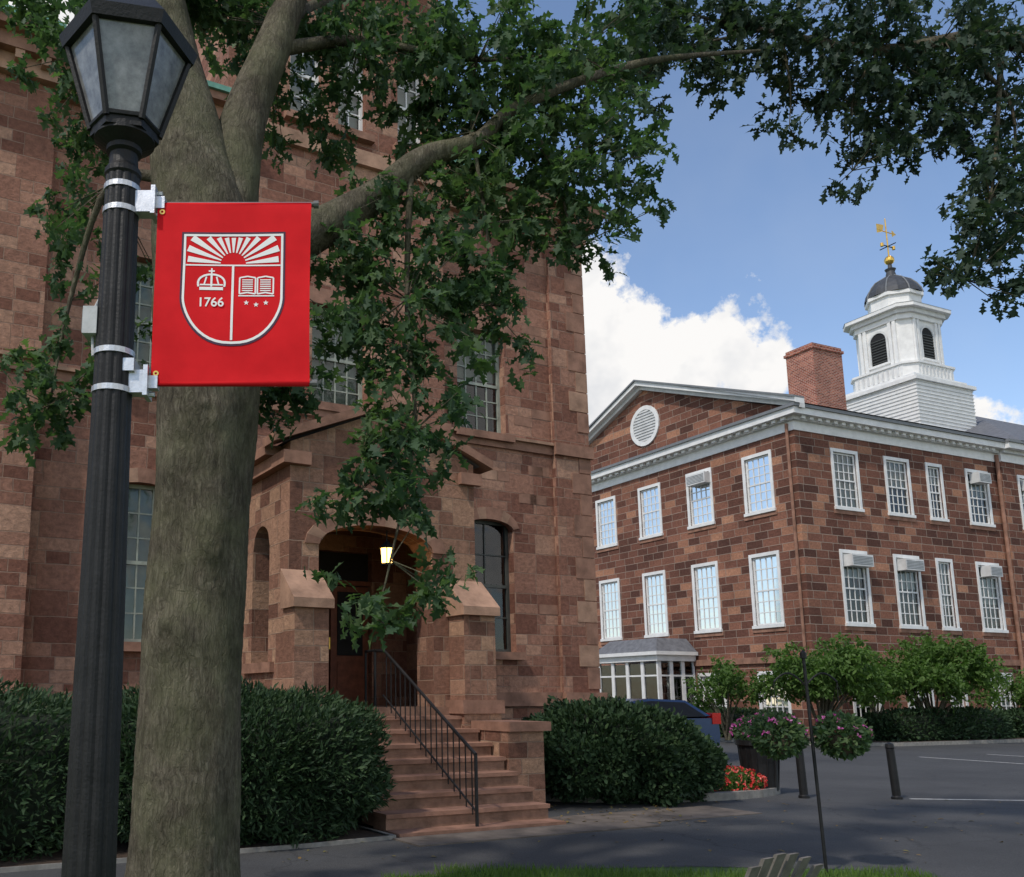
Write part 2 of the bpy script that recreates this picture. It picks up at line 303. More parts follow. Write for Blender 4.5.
for (w,yy,arched) in ((WR1,2.4,1),(WR2,2.4,0),(WL1,2.4,1),(WL2,2.4,0),((-.1,1.0,6.72,8.6),2.2,0),((-.6,.05,12.2,14.2),2.2,0),((.4,1.,12.2,14.2),2.2,0),((1.7,2.3,12.2,14.2),2.2,0),((-8.2,-7.1,2.43,5),2.1,0),((-8.2,-7.1,6.72,8.85),2.1,0)):
    a0,a1,z0,z1=w
    b.box(a0-.12,a1+.12,yy-.145,yy+.12,z0-.14,z0+.005,'trimA')
    if arched:
        n=9
        for i in range(n):
            t0=math.pi*(.95-.90*i/n);t1=math.pi*(.95-.90*(i+1)/n);c=(a0+a1)/2;h=(a1-a0)/2
            pt=lambda t,s:(c+math.cos(t)*(h+s*.6),4.80+math.sin(t)*(.20+s))
            extr(b,[pt(t0,.0),pt(t0,.24),pt(t1,.24),pt(t1,.0)],yy-.03,yy-.002,'trimA' if i%3 else 'trimL')
    else: b.box(a0-.16,a1+.16,yy-.04,yy-.002,z1,z1+.3,'trimA')
rq=random.Random(4)
for i in range(22):
    z=1.75+i*.44
    if 6.2<z<6.8 : continue
    w=.5 if i%2 else .3
    b.box(XC+.07-w,XC+.072,2.286,2.299,z,z+.42,'trimL' if rq.random()<.2 else 'trimA')
for i in range(46):
    x=rq.uniform(2.8,XC-1.3); z=rq.choice([1.8+.20*j for j in range(46)])
    w=rq.uniform(.28,.55); h=.19
    if any(o[0]-.2-w<x<o[1]+.2 and o[2]-.35-h<z<o[3]+.4 for o in (WR1,WR2)) or 6.2<z<6.8 : continue
    b.box(x,x+w,2.394,2.3985,z,z+h,rq.choice(['trimA','trimA','trimL']))
for (x0,x1,y) in ((2.7,XC,2.4),(-4.7,-1.8,2.4),(-16,-4.7,2.1)):
    e=.5 if x1>6 else 0
    b.box(x0,x1+e*.4,y-.15,y+.1,11.3,11.6,'trimL'); b.box(x0,x1+e*.7,y-.32,y+.1,11.6,11.85,'trimA'); b.box(x0,x1+e,y-.5,y+.1,11.85,12.0,'trimA'); b.box(x0,x1+e*1.1,y-.56,y+.3,12.0,12.1,'copper')
    x=x0+.2
    while x<x1: b.box(x,x+.14,y-.30,y-.15,11.45,11.6,'trimL'); x+=.4
b.box(-2.1,3.0,1.7,2.5,16.4,16.8,'trimA'); b.box(-2.15,3.05,1.65,9,16.8,16.9,'copper')
b.poly([(-16,2.4,12.05),(XC+.3,2.4,12.05),(XC+.3,9,13.2),(-16,9,13.2)],'slate')
b.build('stone_trim',A)
b=MB()
window(b,Ff,*WR1,2,4,'frameA','dark',d=-.2,backd=-.5)
window(b,Ff,*WR2,4,6,'frameL','greenish',d=-.2,half=.45,backd=-.6)
window(b,Ff,*WL1,4,6,'frameL','greenish',d=-.2); window(b,Ff,*WL2,4,6,'frameL','greenish',d=-.2)
window(b,Fc,-.1,1.0,6.72,8.6,4,6,'frameL','greenish',d=-.2)
for a0,a1 in ((-.6,.05),(.4,1.),(1.7,2.3)): window(b,Fc,a0,a1,12.2,14.2,2,4,'white','blind',d=-.18)
window(b,Fp,-8.2,-7.1,2.43,5,4,6,'frameL','greenish',d=-.2); window(b,Fp,-8.2,-7.1,6.72,8.85,4,6,'frameL','greenish',d=-.2)
b.build('windows',A)
# porch
b=MB(); P0=((0,0),(1,0),(0,-1)); X0,X1=-1.42,1.80
OX0,OX1=-.95,1.0
b.wall(P0,X0,X1,0,5.3,[(OX0,OX1,1.45,4.15)],'stoneA2',.5,'stoneA2'); b.arch(P0,OX0,OX1,3.8,4.15,'stoneA2',0,-.5,14)
xm=(X0+X1)/2
b.poly([(X0,0,5.3),(X1,0,5.3),(xm,0,6.0)],'stoneA2')
b.poly([(X0,.5,1.45),(OX0,.5,1.45),(OX0,.5,5.3),(X0,.5,5.3)],'stoneA2'); b.poly([(OX1,.5,1.45),(X1,.5,1.45),(X1,.5,5.3),(OX1,.5,5.3)],'stoneA2'); b.poly([(OX0,.5,4.15),(OX1,.5,4.15),(OX1,.5,5.3),(OX0,.5,5.3)],'stoneA2')
Ls=((X0,0),(0,1),(-1,0)); b.wall(Ls,0,2.2,0,5.3,[(.75,1.45,2.1,4.2)],'stoneA2',.3); b.arch(Ls,.75,1.45,3.85,4.2,'stoneA2',0,-.3)
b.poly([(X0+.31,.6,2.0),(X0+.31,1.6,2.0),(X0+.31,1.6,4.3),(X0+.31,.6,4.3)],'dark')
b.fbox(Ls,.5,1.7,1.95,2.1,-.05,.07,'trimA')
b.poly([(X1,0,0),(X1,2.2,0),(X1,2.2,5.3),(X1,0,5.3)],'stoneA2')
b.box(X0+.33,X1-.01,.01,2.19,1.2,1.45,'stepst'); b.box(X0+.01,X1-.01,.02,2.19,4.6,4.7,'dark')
b.poly([(X0-.1,-.05,5.28),(xm,-.05,6.02),(xm,2.2,6.02),(X0-.1,2.2,5.28)],'slate'); b.poly([(X1+.1,-.05,5.28),(xm,-.05,6.02),(xm,2.2,6.02),(X1+.1,2.2,5.28)],'slate')
extr(b,[(X0-.30,5.24),(X0-.30,5.38),(xm,6.16),(xm,6.02)],-.14,.35,'trimA'); extr(b,[(X1+.30,5.24),(X1+.30,5.38),(xm,6.16),(xm,6.02)],-.14,.35,'trimA')
b.box(X0-.26,X0,.35,2.2,5.15,5.3,'trimA'); b.box(X0-.14,X0,-.1,2.2,4.95,5.14,'trimA'); b.box(X1-.3,X1+.1,-.1,-.002,4.95,5.14,'trimA'); b.box(X0,X0+.3,-.1,-.002,4.95,5.14,'trimA')
b.box(X0-.1,X0-.002,0,2.2,1.3,1.6,'trimA')
n=13
for i in range(n):
    t0=math.pi*(1-i/n);t1=math.pi*(1-(i+1)/n);c=(OX0+OX1)/2
    pt=lambda t,s:(c+math.cos(t)*((OX1-OX0)/2+s*.9),3.8+math.sin(t)*(.35+s*.9))
    extr(b,[pt(t0,.0),pt(t0,.26),pt(t1,.26),pt(t1,.0)],-.03,-.002,'trimL' if i%3==1 else 'trimA')
for (x0,x1) in ((-1.5,-.98),(1.28,1.85)):
    b.box(x0,x1,-.42,-.004,0,2.95,'stoneA2')
    b.poly([(x0-.05,-.5,2.95),(x1+.05,-.5,2.95),(x1+.05,-.004,3.4),(x0-.05,-.004,3.4)],'trimL'); b.poly([(x0-.05,-.5,2.95),(x0-.05,-.004,2.95),(x0-.05,-.004,3.4)],'trimL'); b.poly([(x1+.05,-.5,2.95),(x1+.05,-.004,2.95),(x1+.05,-.004,3.4)],'trimL')
    b.box(x0-.05,x1+.05,-.5,-.004,2.82,2.949,'trimL'); b.box(x0-.09,x1+.09,-.5,-.005,1.35,1.55,'trimA'); b.box(x0-.05,x1+.05,-.46,-.006,0,1.349,'stoneA2')
b.build('entrance_porch',A)
b=MB()
Fd=((0,2.2),(1,0),(0,-1))
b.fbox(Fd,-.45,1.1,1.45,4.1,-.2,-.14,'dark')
for a0 in (-.42,.34):
    b.fbox(Fd,a0,a0+.73,1.46,3.5,-.139,-.08,'wood')
    for z0,z1 in ((1.6,2.2),(2.3,3.4)): b.fbox(Fd,a0+.12,a0+.61,z0,z1,-.079,-.06,'wood' if z0<2 else 'dark')
b.fbox(Fd,-.45,1.1,3.52,3.6,-.139,-.05,'wood'); b.rod((.3,2.24,2.4),(.3,2.24,2.6),.02,'gold'); b.box(-1.05,-.97,.6,2.0,1.46,3.9,'wood')
b.build('front_door',A)
b=MB()
for i in range(8):
    z=1.45-(i+1)*.181; y1=0-i*.31-.06
    b.box(-1.08,1.32,-.06-(i+1)*.31,-.0 if i==0 else y1,-.1 if i==7 else z-.3,z+.0,'stepst')
    b.box(-1.09,1.33,-.09-(i+1)*.31,y1-.002,z,z+.05,'trimA')
b.box(-1.2,1.34,-.1,0,1.2,1.452,'stepst')
b.box(1.36,1.98,-1.35,-.47,0,1.12,'stoneA2'); b.box(1.34,2.06,-1.43,-.47,1.12,1.25,'trimA')
b.box(-2.05,-1.1,-1.25,-.1,0,1.05,'stoneA2'); b.box(-2.1,-1.09,-1.33,-.1,1.05,1.2,'trimA')
b.build('steps',A)
b=MB()
x=.06; zt=lambda y:1.45+min(0,(y+.05))*.584
b.rod((x,.15,1.45),(x,.15,2.3),.022,'black'); b.rod((x,-2.45,.05),(x,-2.45,.90),.022,'black')
b.rod((x,.15,2.28),(x,-.15,2.26),.022,'black'); b.rod((x,-.15,2.26),(x,-2.45,.90),.022,'black'); b.rod((x,-.1,1.62),(x,-2.45,.22),.014,'black')
b.rod((x,.45,2.28),(x,.15,2.28),.02,'black'); b.rod((x,.45,2.28),(x,.45,1.45),.02,'black')
for i in range(17):
    y=-.2-i*.135; b.rod((x,y,zt(y)+.08),(x,y,zt(y)+.83),.009,'black',6)
b.build('handrail',A)
b=MB(); c=(.30,.2)
b.cyl(c,.09,3.62,3.85,'glow',6,.11); b.cyl(c,.14,3.85,3.97,'black',6,.02); b.cyl(c,.10,3.59,3.62,'black',6); b.rod((*c,3.95),(*c,4.6),.01,'black')
for i in range(6):
    a=i*math.pi/3; b.rod((c[0]+.095*math.cos(a),c[1]+.095*math.sin(a),3.6),(c[0]+.115*math.cos(a),c[1]+.115*math.sin(a),3.86),.009,'black',5)
b.build('porch_lantern',A)
# ================================================================ BUILDING B
B=empty('sandstone_college_building',(17,35,0),math.atan2(.411,.911))
FL=((0,0),(0,1),(-1,0)); FR=((0,0),(1,0),(0,-1)); FW=((0,-.2),(1,0),(0,-1)); ZT=11.9; XJ=12.5
cl=[1.9,5.1,8.25,11.4,14.6]; cr=[(2.7,1.3),(5.8,1.3),(8.15,.8),(11.0,1.3)]; cw=[14.3,17.6,20.8,24,27.2,30.4,33.6]
def ops(c,w): return [(c-w/2,c+w/2,.75,2.45),(c-w/2,c+w/2,4.4,7.15),(c-w/2,c+w/2,9.0,11.25)]
oL=[o for c in cl for o in ops(c,1.25)]; oR=[o for c,w in cr for o in ops(c,w)]; oW=[o for c in cw for o in ops(c,1.25)]
b=MB()
b.wall(FL,0,16.5,0,ZT,oL,'stoneB',.2); b.wall(FR,0,XJ,0,ZT,oR,'stoneB',.2); b.wall(FW,XJ,40,0,ZT,oW,'stoneB',.2)
b.poly([(XJ,-.2,0),(XJ,0,0),(XJ,0,ZT),(XJ,-.2,ZT)],'stoneB')
b.poly([(0,16.5,0),(40,16.5,0),(40,16.5,ZT),(0,16.5,ZT)],'stoneB'); b.poly([(40,-.2,0),(40,16.5,0),(40,16.5,ZT),(40,-.2,ZT)],'stoneB')
b.poly([(-.02,-.0,12.8),(-.02,16.5,12.8),(-.02,8.25,16.1)],'stoneB')
b.build('walls',B)
b=MB(); k=0
def wset(F,lst,cols=4):
    global k
    for (a0,a1,z0,z1) in lst:
        k+=1; bs=z0<3
        h=[.5,.9,.7,.35,1,.6,.45][k%7]
        window(b,F,a0,a1,z0,z1,3 if a1-a0<1 else cols,4 if bs else 6,'white','blind',d=-.08,fw=.07,mw=.035,half=h,backd=-.5)
        for (p0,p1,q0,q1) in ((a0-.13,a0,z0,z1),(a1,a1+.13,z0,z1),(a0-.13,a1+.13,z1,z1+.14)): b.fbox(F,p0,p1,q0,q1,-.05,.04,'white')
        b.fbox(F,a0-.16,a1+.16,z0-.12,z0,-.05,.09,'white' if not bs else 'whited')
        b.fbox(F,a0-.2,a1+.2,z0-.28,z0-.122,-.02,.04,'trimA')
wset(FL,oL); wset(FR,oR); wset(FW,oW)
b.build('windows',B)
b=MB()
def ac(F,a,z,w=.8):
    b.fbox(F,a-w/2,a+w/2,z,z+.46,-.05,.38,'whited')
    for i in range(6): b.fbox(F,a-w/2+.05,a+w/2-.05,z+.06+i*.06,z+.085+i*.06,.38,.39,'gutter')
ac(FL,4.95,10.72,1.1); ac(FR,2.75,6.62,1.2); ac(FR,5.8,6.62,1.1); ac(FW,14.3,6.7); ac(FW,14.3,10.7); ac(FR,11.0,6.65); ac(FR,11.0,10.75)
b.build('air_conditioners',B)
b=MB()
def ent(x0,x1,y0,y1):
    b.box(x0-.05,x1,y0-.05,y1,ZT,12.28,'white'); b.box(x0-.2,x1,y0-.2,y1,12.28,12.42,'whited'); b.box(x0-.48,x1,y0-.48,y1,12.42,12.68,'white'); b.box(x0-.56,x1,y0-.56,y1,12.68,12.8,'gutter')
    n=int((y1-y0)/.45)
    for i in range(n): b.box(x0-.34,x0-.2,y0+.1+i*.45,y0+.3+i*.45,12.3,12.418,'white')
    n=int((x1-x0)/.45)
    for i in range(n): b.box(x0+.1+i*.45,x0+.3+i*.45,y0-.34,y0-.2,12.3,12.418,'white')
ent(0,XJ,0,16.5)
b.box(XJ,40,-.25,16.4,ZT+.001,12.28,'white'); b.box(XJ+.01,40,-.4,16.4,12.281,12.42,'whited'); b.box(XJ-.05,40,-.68,16.4,12.421,12.68,'white'); b.box(XJ-.1,40,-.76,16.4,12.681,12.81,'gutter')
for (y0,y1) in ((-.6,8.25),(17.1,8.25)):
    def rk(xa,xb,o0,o1,kk):
        p=[(y0,12.80+o0),(y1,16.25+o0),(y1,16.25+o1),(y0,12.80+o1)]; extr(b,p,xa,xb,kk,'x')
    rk(-.25,0,-.18,.0,'whited'); rk(-.5,0,.001,.2,'white'); rk(-.58,0,.201,.28,'gutter')
b.poly([(-.57,-.6,12.83),(14,-.6,12.83),(22,8.25,16.52),(-.57,8.25,16.52)],'slate'); b.poly([(-.57,17.1,12.83),(40,17.1,12.83),(40,8.25,16.52),(-.57,8.25,16.52)],'slate')
b.poly([(13.2,-.78,12.815),(44,-.78,12.815),(44,8.25,18.0),(25.2,8.25,18.0)],'slate'); b.poly([(13.2,-.78,12.815),(25.2,8.25,18.0),(13.2,17,12.815)],'slate'); b.poly([(13.2,17,12.82),(25.2,8.25,18.0),(44,8.25,18.0),(44,17,12.82)],'slate')
for i in range(24):
    t0=2*math.pi*i/24;t1=2*math.pi*(i+1)/24; c=8.25;z=14.3
    extr(b,[(c+math.cos(t0)*r,z+math.sin(t0)*r) for r in (.78,.98)]+[(c+math.cos(t1)*r,z+math.sin(t1)*r) for r in (.98,.78)],-.09,-.021,'white','x')
extr(b,[(8.25+.79*math.cos(i*math.pi/12),14.3+.79*math.sin(i*math.pi/12)) for i in range(24)],-.04,-.022,'grey','x')
for i in range(-5,6):
    h=.14*i; w=math.sqrt(.78**2-h*h); b.box(-.075,-.041,8.25-w,8.25+w,14.3+h-.04,14.3+h+.04,'whited')
b.rod((XJ-.1,-.12,0),(XJ-.1,-.12,12.2),.08,'trimA',10); b.rod((-.12,15.9,0),(-.12,15.9,12.2),.07,'gutter',10); b.rod((-.1,.25,3),(-.1,.25,12.2),.06,'trimA',8)
b.box(-.1,XJ-.05,-.1,-.002,2.9,3.15,'trimA'); b.box(-.1,-.002,0,16.5,2.9,3.15,'trimA'); b.box(XJ,40,-.3,-.202,2.9,3.15,'trimA')
b.build('cornice_and_roof',B)
b=MB(); b.box(10.9,13.1,7.5,9.2,15,19.7,'brick'); b.box(10.82,13.18,7.42,9.28,19.7,19.84,'brick'); b.box(10.9,13.1,7.5,9.2,19.84,20.02,'brick'); b.build('chimney',B)
b=MB(); x0,x1,y0,y1=-2.1,-.05,6.0,9.9
b.box(x0,x1,y0,y1,0,.55,'whited')
def glz(F,a0,a1,n):
    w=(a1-a0)/n
    for i in range(n+1): b.fbox(F,max(a0,a0+i*w-.09),min(a1,a0+i*w+.09),.55,3.1,-.1,.0,'white')
    for i in range(n):
        b.fbox(F,a0+i*w+.09,a0+(i+1)*w-.09,.55,1.0,-.08,-.02,'white'); b.fbox(F,a0+i*w+.09,a0+(i+1)*w-.09,2.45,2.52,-.08,-.02,'white')
        b.fbox(F,a0+i*w+.09,a0+(i+1)*w-.09,1.0,3.0,-.07,-.055,'glass')
        b.fbox(F,a0+i*w+.09,a0+(i+1)*w-.09,1.0,3.0,-.2,-.15,'dark')
glz(((x0,y0),(0,1),(-1,0)),0,y1-y0,4); glz(((x0,y0),(1,0),(0,-1)),0.1,x1-x0,3)
b.box(x0-.1,x1,y0-.1,y1+.1,3.1,3.35,'white'); b.box(x0-.25,x1,y0-.25,y1+.25,3.35,3.5,'white')
p=[(x0-.2,y0-.2,3.5),(x1,y0-.2,3.5),(x1,y1+.2,3.5),(x0-.2,y1+.2,3.5)];q=[(x0+.4,y0+.4,4.1),(x1,y0+.4,4.1),(x1,y1-.4,4.1),(x0+.4,y1-.4,4.1)]
for i in range(4): j=(i+1)%4; b.poly([p[i],p[j],q[j],q[i]],'slate')
b.poly(q,'slate'); b.build('glazed_vestibule',B)
T=empty('cupola_tower',(0,0,0)); T.parent=B; T.location=(18.9,8.25,0)
b=MB()
b.box(-2.35,2.35,-2.35,2.35,12.9,18.3,'white')
z=14.2
while z<18.2: b.box(-2.385,2.385,-2.385,2.385,z,z+.035,'whited'); z+=.2
b.box(-2.5,2.5,-2.5,2.5,18.3,18.5,'white'); b.box(-2.2,2.2,-2.2,2.2,18.5,18.75,'white')
def chs(h,c): return [(h,-h+c),(h,h-c),(h-c,h),(-h+c,h),(-h,h-c),(-h,-h+c),(-h+c,-h),(h-c,-h)]
def chbox(h,c,z0,z1,k,h2=None):
    P_=chs(h,c);Q_=chs(h2 or h,c)
    for i in range(8): j=(i+1)%8; b.poly([(*P_[i],z0),(*P_[j],z0),(*Q_[j],z1),(*Q_[i],z1)],k)
    b.poly([(*p,z1) for p in Q_],k); b.poly([(*p,z0) for p in P_][::-1],k)
chbox(2.0,.55,18.75,19.5,'white'); chbox(2.08,.55,19.5,19.62,'white')
chbox(1.68,.5,19.62,22.2,'white')
chbox(1.80,.5,22.2,22.5,'white'); chbox(1.95,.55,22.5,22.75,'whited'); chbox(2.18,.6,22.75,22.95,'white'); chbox(2.2,.6,22.95,23.05,'gutter',1.9)
chbox(1.35,.5,23.05,23.3,'white')
for r in range(4):
    a=r*math.pi/2; ca,sa=round(math.cos(a)),round(math.sin(a))
    F=((1.68*sa,-1.68*ca),(ca,sa),(sa,-ca))
    for x in (-1.04,1.04,-.76,.76): b.fbox(F,x-.09,x+.09,19.63,22.19,-.01,.1,'white')
    pts=[(-.48,20.0),(.48,20.0),(.48,21.35)]+[(.48*math.cos(t*math.pi/8),21.35+.48*math.sin(t*math.pi/8)) for t in range(1,8)]+[(-.48,21.35)]
    b.poly([b.fp(F,p[0],p[1],.012) for p in pts],'dark')
    for i in range(9): b.fbox(F,-.46,.46,20.08+i*.16,20.12+i*.16,.013,.05,'frameA')
    for i in range(8):
        t0=math.pi*i/8;t1=math.pi*(i+1)/8
        b.poly([b.fp(F,math.cos(t)*s,21.35+math.sin(t)*s,.06) for t,s in ((t0,.48),(t0,.6),(t1,.6),(t1,.48))],'whited')
    for x in (-.54,.54): b.fbox(F,x-.06,x+.06,19.9,21.35,0,.06,'whited')
    b.fbox(F,-.66,.66,19.86,19.98,0,.12,'white')
    F2=((2.0*sa,-2.0*ca),(ca,sa),(sa,-ca))
    for i in range(9): b.fbox(F2,-1.2+i*.3-.05,-1.2+i*.3+.05,18.85,19.4,0,.05,'whited')
b.cyl((0,0),1.38,23.3,24.0,'white',8,rot=R(22.5)); b.cyl((0,0),1.52,24.0,24.2,'white',8,rot=R(22.5))
b.build('belfry',T)
b=MB(); b.lathe((0,0),[(1.5,24.2),(1.42,24.5),(1.22,24.85),(.95,25.15),(.6,25.4),(.3,25.55),(.22,25.9),(.3,26.05),(.12,26.15),(.1,26.4)],'domeslate',16)
for i in range(8):
    a=i*math.pi/4+R(22.5)
    for (r0,z0),(r1,z1) in zip([(1.52,24.2),(1.44,24.5),(1.24,24.85),(.97,25.17)],[(1.44,24.5),(1.24,24.85),(.97,25.17),(.3,25.58)]): b.rod((r0*math.cos(a),r0*math.sin(a),z0),(r1*math.cos(a),r1*math.sin(a),z1),.04,'gutter',6)
b.build('dome',T,False)
b=MB(); b.lathe((0,0),[(.01,26.35)]+[(.27*math.sin(t*math.pi/10),26.62-.27*math.cos(t*math.pi/10)) for t in range(1,10)]+[(.04,26.9),(.035,29.2),(.0,29.3)],'gold',14)
b.rod((-.5,0,27.5),(.5,0,27.5),.03,'black'); b.rod((0,-.5,27.5),(0,.5,27.5),.03,'black'); b.rod((-.8,0,28.4),(.8,0,28.4),.03,'gold')
extr(b,[(.8,28.4),(.5,28.6),(.5,28.2)],-.02,.02,'gold'); extr(b,[(-.8,28.2),(-.35,28.35),(-.2,28.8),(-.8,28.75)],-.02,.02,'gold')
for s in (-.5,.5): b.cyl((s,0),.09,27.4,27.6,'gold',8)
b.build('weathervane',T)
# ================================================================ GROUND
b=MB(); b.poly([(-400,-60,0),(500,-60,0),(500,900,0),(-400,900,0)],'grass'); b.build('ground')
b=MB(); b.poly([(-40,8.2,.004),(-1,8.4,.004),(.4,8.75,.004),(1.2,9.05,.004),(3.2,9.25,.004),(4.6,9.1,.004),(5.1,8.4,.004),(5.2,2,.004),(70,2,.004),(70,56,.004),(-40,56,.004)],'asphalt'); b.build('asphalt_road')
b=MB()
def line(x0,y0,x1,y1,w=.1):
    d=Vector((x1-x0,y1-y0)).normalized()*w/2; n=(-d.y,d.x)
    b.poly([(x0-n[0],y0-n[1],.008),(x1-n[0],y1-n[1],.008),(x1+n[0],y1+n[1],.008),(x0+n[0],y0+n[1],.008)],'paint')
line(8.7,15.15,13.5,14.5,.08)
for i in range(6): line(15+i*2.6,25.5+i*1.17,15.8+i*2.6+1.0,23.8+i*1.17-3.2,.09)
line(14.5,19.6,16.2,19.4)
b.build('parking_lines')
def bed(name,pts,k='mulch',h=.12,wd=.16):
    b=MB(); n=len(pts); cx=sum(p[0] for p in pts)/n; cy=sum(p[1] for p in pts)/n
    inn=[]
    for p in pts:
        d=Vector((cx-p[0],cy-p[1])).normalized()*wd; inn.append((p[0]+d.x,p[1]+d.y))
    for i in range(n):
        j=(i+1)%n
        b.poly([(*pts[i],0),(*pts[j],0),(*pts[j],h),(*pts[i],h)],'kerb'); b.poly([(*pts[i],h),(*pts[j],h),(*inn[j],h),(*inn[i],h)],'kerb')
    b.poly([(*p,h-.02) for p in inn],k); return b.build(name)
bd=bed('planting_bed',[(-14,-2.75),(-2.2,-2.7),(-1.15,-2.6),(-1.12,2.0),(-14,2.0)],h=.05,wd=.06); bd.location=A.location; bd.rotation_euler=A.rotation_euler
def arc_pts(cx,cy,rx,ry,n=28,rz=0):
    return [(cx+rx*math.cos(2*math.pi*i/n)*math.cos(rz)-ry*math.sin(2*math.pi*i/n)*math.sin(rz),cy+rx*math.cos(2*math.pi*i/n)*math.sin(rz)+ry*math.sin(2*math.pi*i/n)*math.cos(rz)) for i in range(n)]
bed('planting_bed',arc_pts(4.75,16.0,2.45,1.3,28,R(14)))
e=bed('planting_bed',[(-3.6,14),(-3.9,-1),(-3.0,-3.2),(-1,-4.0),(34,-4.0),(34,-.32),(-.12,-.12),(-.12,14)]); e.location=B.location; e.rotation_euler=B.rotation_euler
b=MB(); b.box(-1.2,2.3,-3.2,-2.6,0,.02,'path'); b.box(1.5,4.5,-2.9,-1.9,0,.014,'path'); o=b.build('stone_path'); o.location=A.location; o.rotation_euler=A.rotation_euler
# ================================================================ FOLIAGE
def leaf_template(kind):
    if kind=='oak': st=[(0,.01),(.18,.12),(.30,.06),(.45,.27),(.55,.10),(.72,.30),(.82,.10),(1.0,.02)]
    elif kind=='oval': st=[(0,.02),(.35,.24),(.7,.22),(1,.01)]
    elif kind=='yew': st=[(0,.04),(.45,.16),(1,.02)]
    elif kind=='blade': st=[(0,.05),(.5,.04),(1,.003)]
    V=[];Fq=[]
    for x,w in st:
        z=-.25*x*x*(.6)
        V+= [(x,w,z+.25*w),(x,0,z),(x,-w,z+.25*w)]
    for i in range(len(st)-1):
        a=i*3; Fq+=[(a,a+1,a+4,a+3),(a+1,a+2,a+5,a+4)]
    return np.array(V),np.array(Fq)
def leaves(name,pos,dr,nr,size,kind,mat,parent=None):
    V,Fq=leaf_template(kind); n=len(pos)
    dr=dr/np.linalg.norm(dr,axis=1,keepdims=True)
    bt=np.cross(nr,dr); bt/=np.linalg.norm(bt,axis=1,keepdims=True)+1e-9; nn=np.cross(dr,bt)
    P_=pos[:,None,:]+size[:,None,None]*(V[None,:,0:1]*dr[:,None]+V[None,:,1:2]*bt[:,None]+V[None,:,2:3]*nn[:,None])
    P_=P_.reshape(-1,3); FF=(Fq[None]+(np.arange(n)*len(V))[:,None,None]).reshape(-1,4)
    me=bpy.data.meshes.new(name); me.vertices.add(len(P_)); me.vertices.foreach_set('co',P_.ravel())
    me.loops.add(FF.size); me.loops.foreach_set('vertex_index',FF.ravel().astype(np.int32))
    me.polygons.add(len(FF)); me.polygons.foreach_set('loop_start',(np.arange(len(FF))*4).astype(np.int32))
    try: me.polygons.foreach_set('loop_total',np.full(len(FF),4,np.int32))
    except Exception: pass
    me.update(calc_edges=True); me.validate()
    at=me.attributes.new('rnd','FLOAT','FACE'); at.data.foreach_set('value',np.repeat(rng.random(n),len(Fq)).astype(np.float32))
    me.materials.append(M[mat]); o=bpy.data.objects.new(name,me); SC.collection.objects.link(o)
    if parent: o.parent=parent
    return o
def unit(n):
    v=rng.normal(size=(n,3)); return v/np.linalg.norm(v,axis=1,keepdims=True)
def clumpleaves(clumps,dens,leaf,perspray=16,spr=.13,grow=1.12,gap=None):
    pos=[];dr=[];nr=[];sz=[];sprays=[]
    for cl_ in clumps:
        x,y,z,rx,rz=cl_[:5]; dm=cl_[5] if len(cl_)>5 else 1
        ry=(rx+rz)/2*.9
        ns=max(3,int(dens*dm*math.pi*rx*rz/perspray))
        c=unit(ns)*(rng.random((ns,1))**.5)*np.array([rx,ry,rz])*grow+rng.normal(size=(ns,3))*.05+np.array([x,y,z])
        for cc in c:
            if gap and abs(cc[0]-gap[0])<.26 and abs(cc[2]-gap[1])<.24: continue
            sprays.append(cc)
            k=int(perspray*rng.uniform(.6,1.4)); tw=unit(1)[0]*np.array([1,1,.5])-np.array([0,0,.35]); tw/=np.linalg.norm(tw)
            t=rng.random((k,1))
            p=cc+tw*spr*2.2*(t-.5)+rng.normal(size=(k,3))*spr*.22
            d=tw*.8+unit(k)*1.0+np.array([0,0,-.3])
            pos.append(p);dr.append(d);nr.append(unit(k)*.7+np.array([0,0,.9])); sz.append(leaf*rng.uniform(.6,1.3,k))
    return np.vstack(pos),np.vstack(dr),np.vstack(nr),np.hstack(sz),sprays
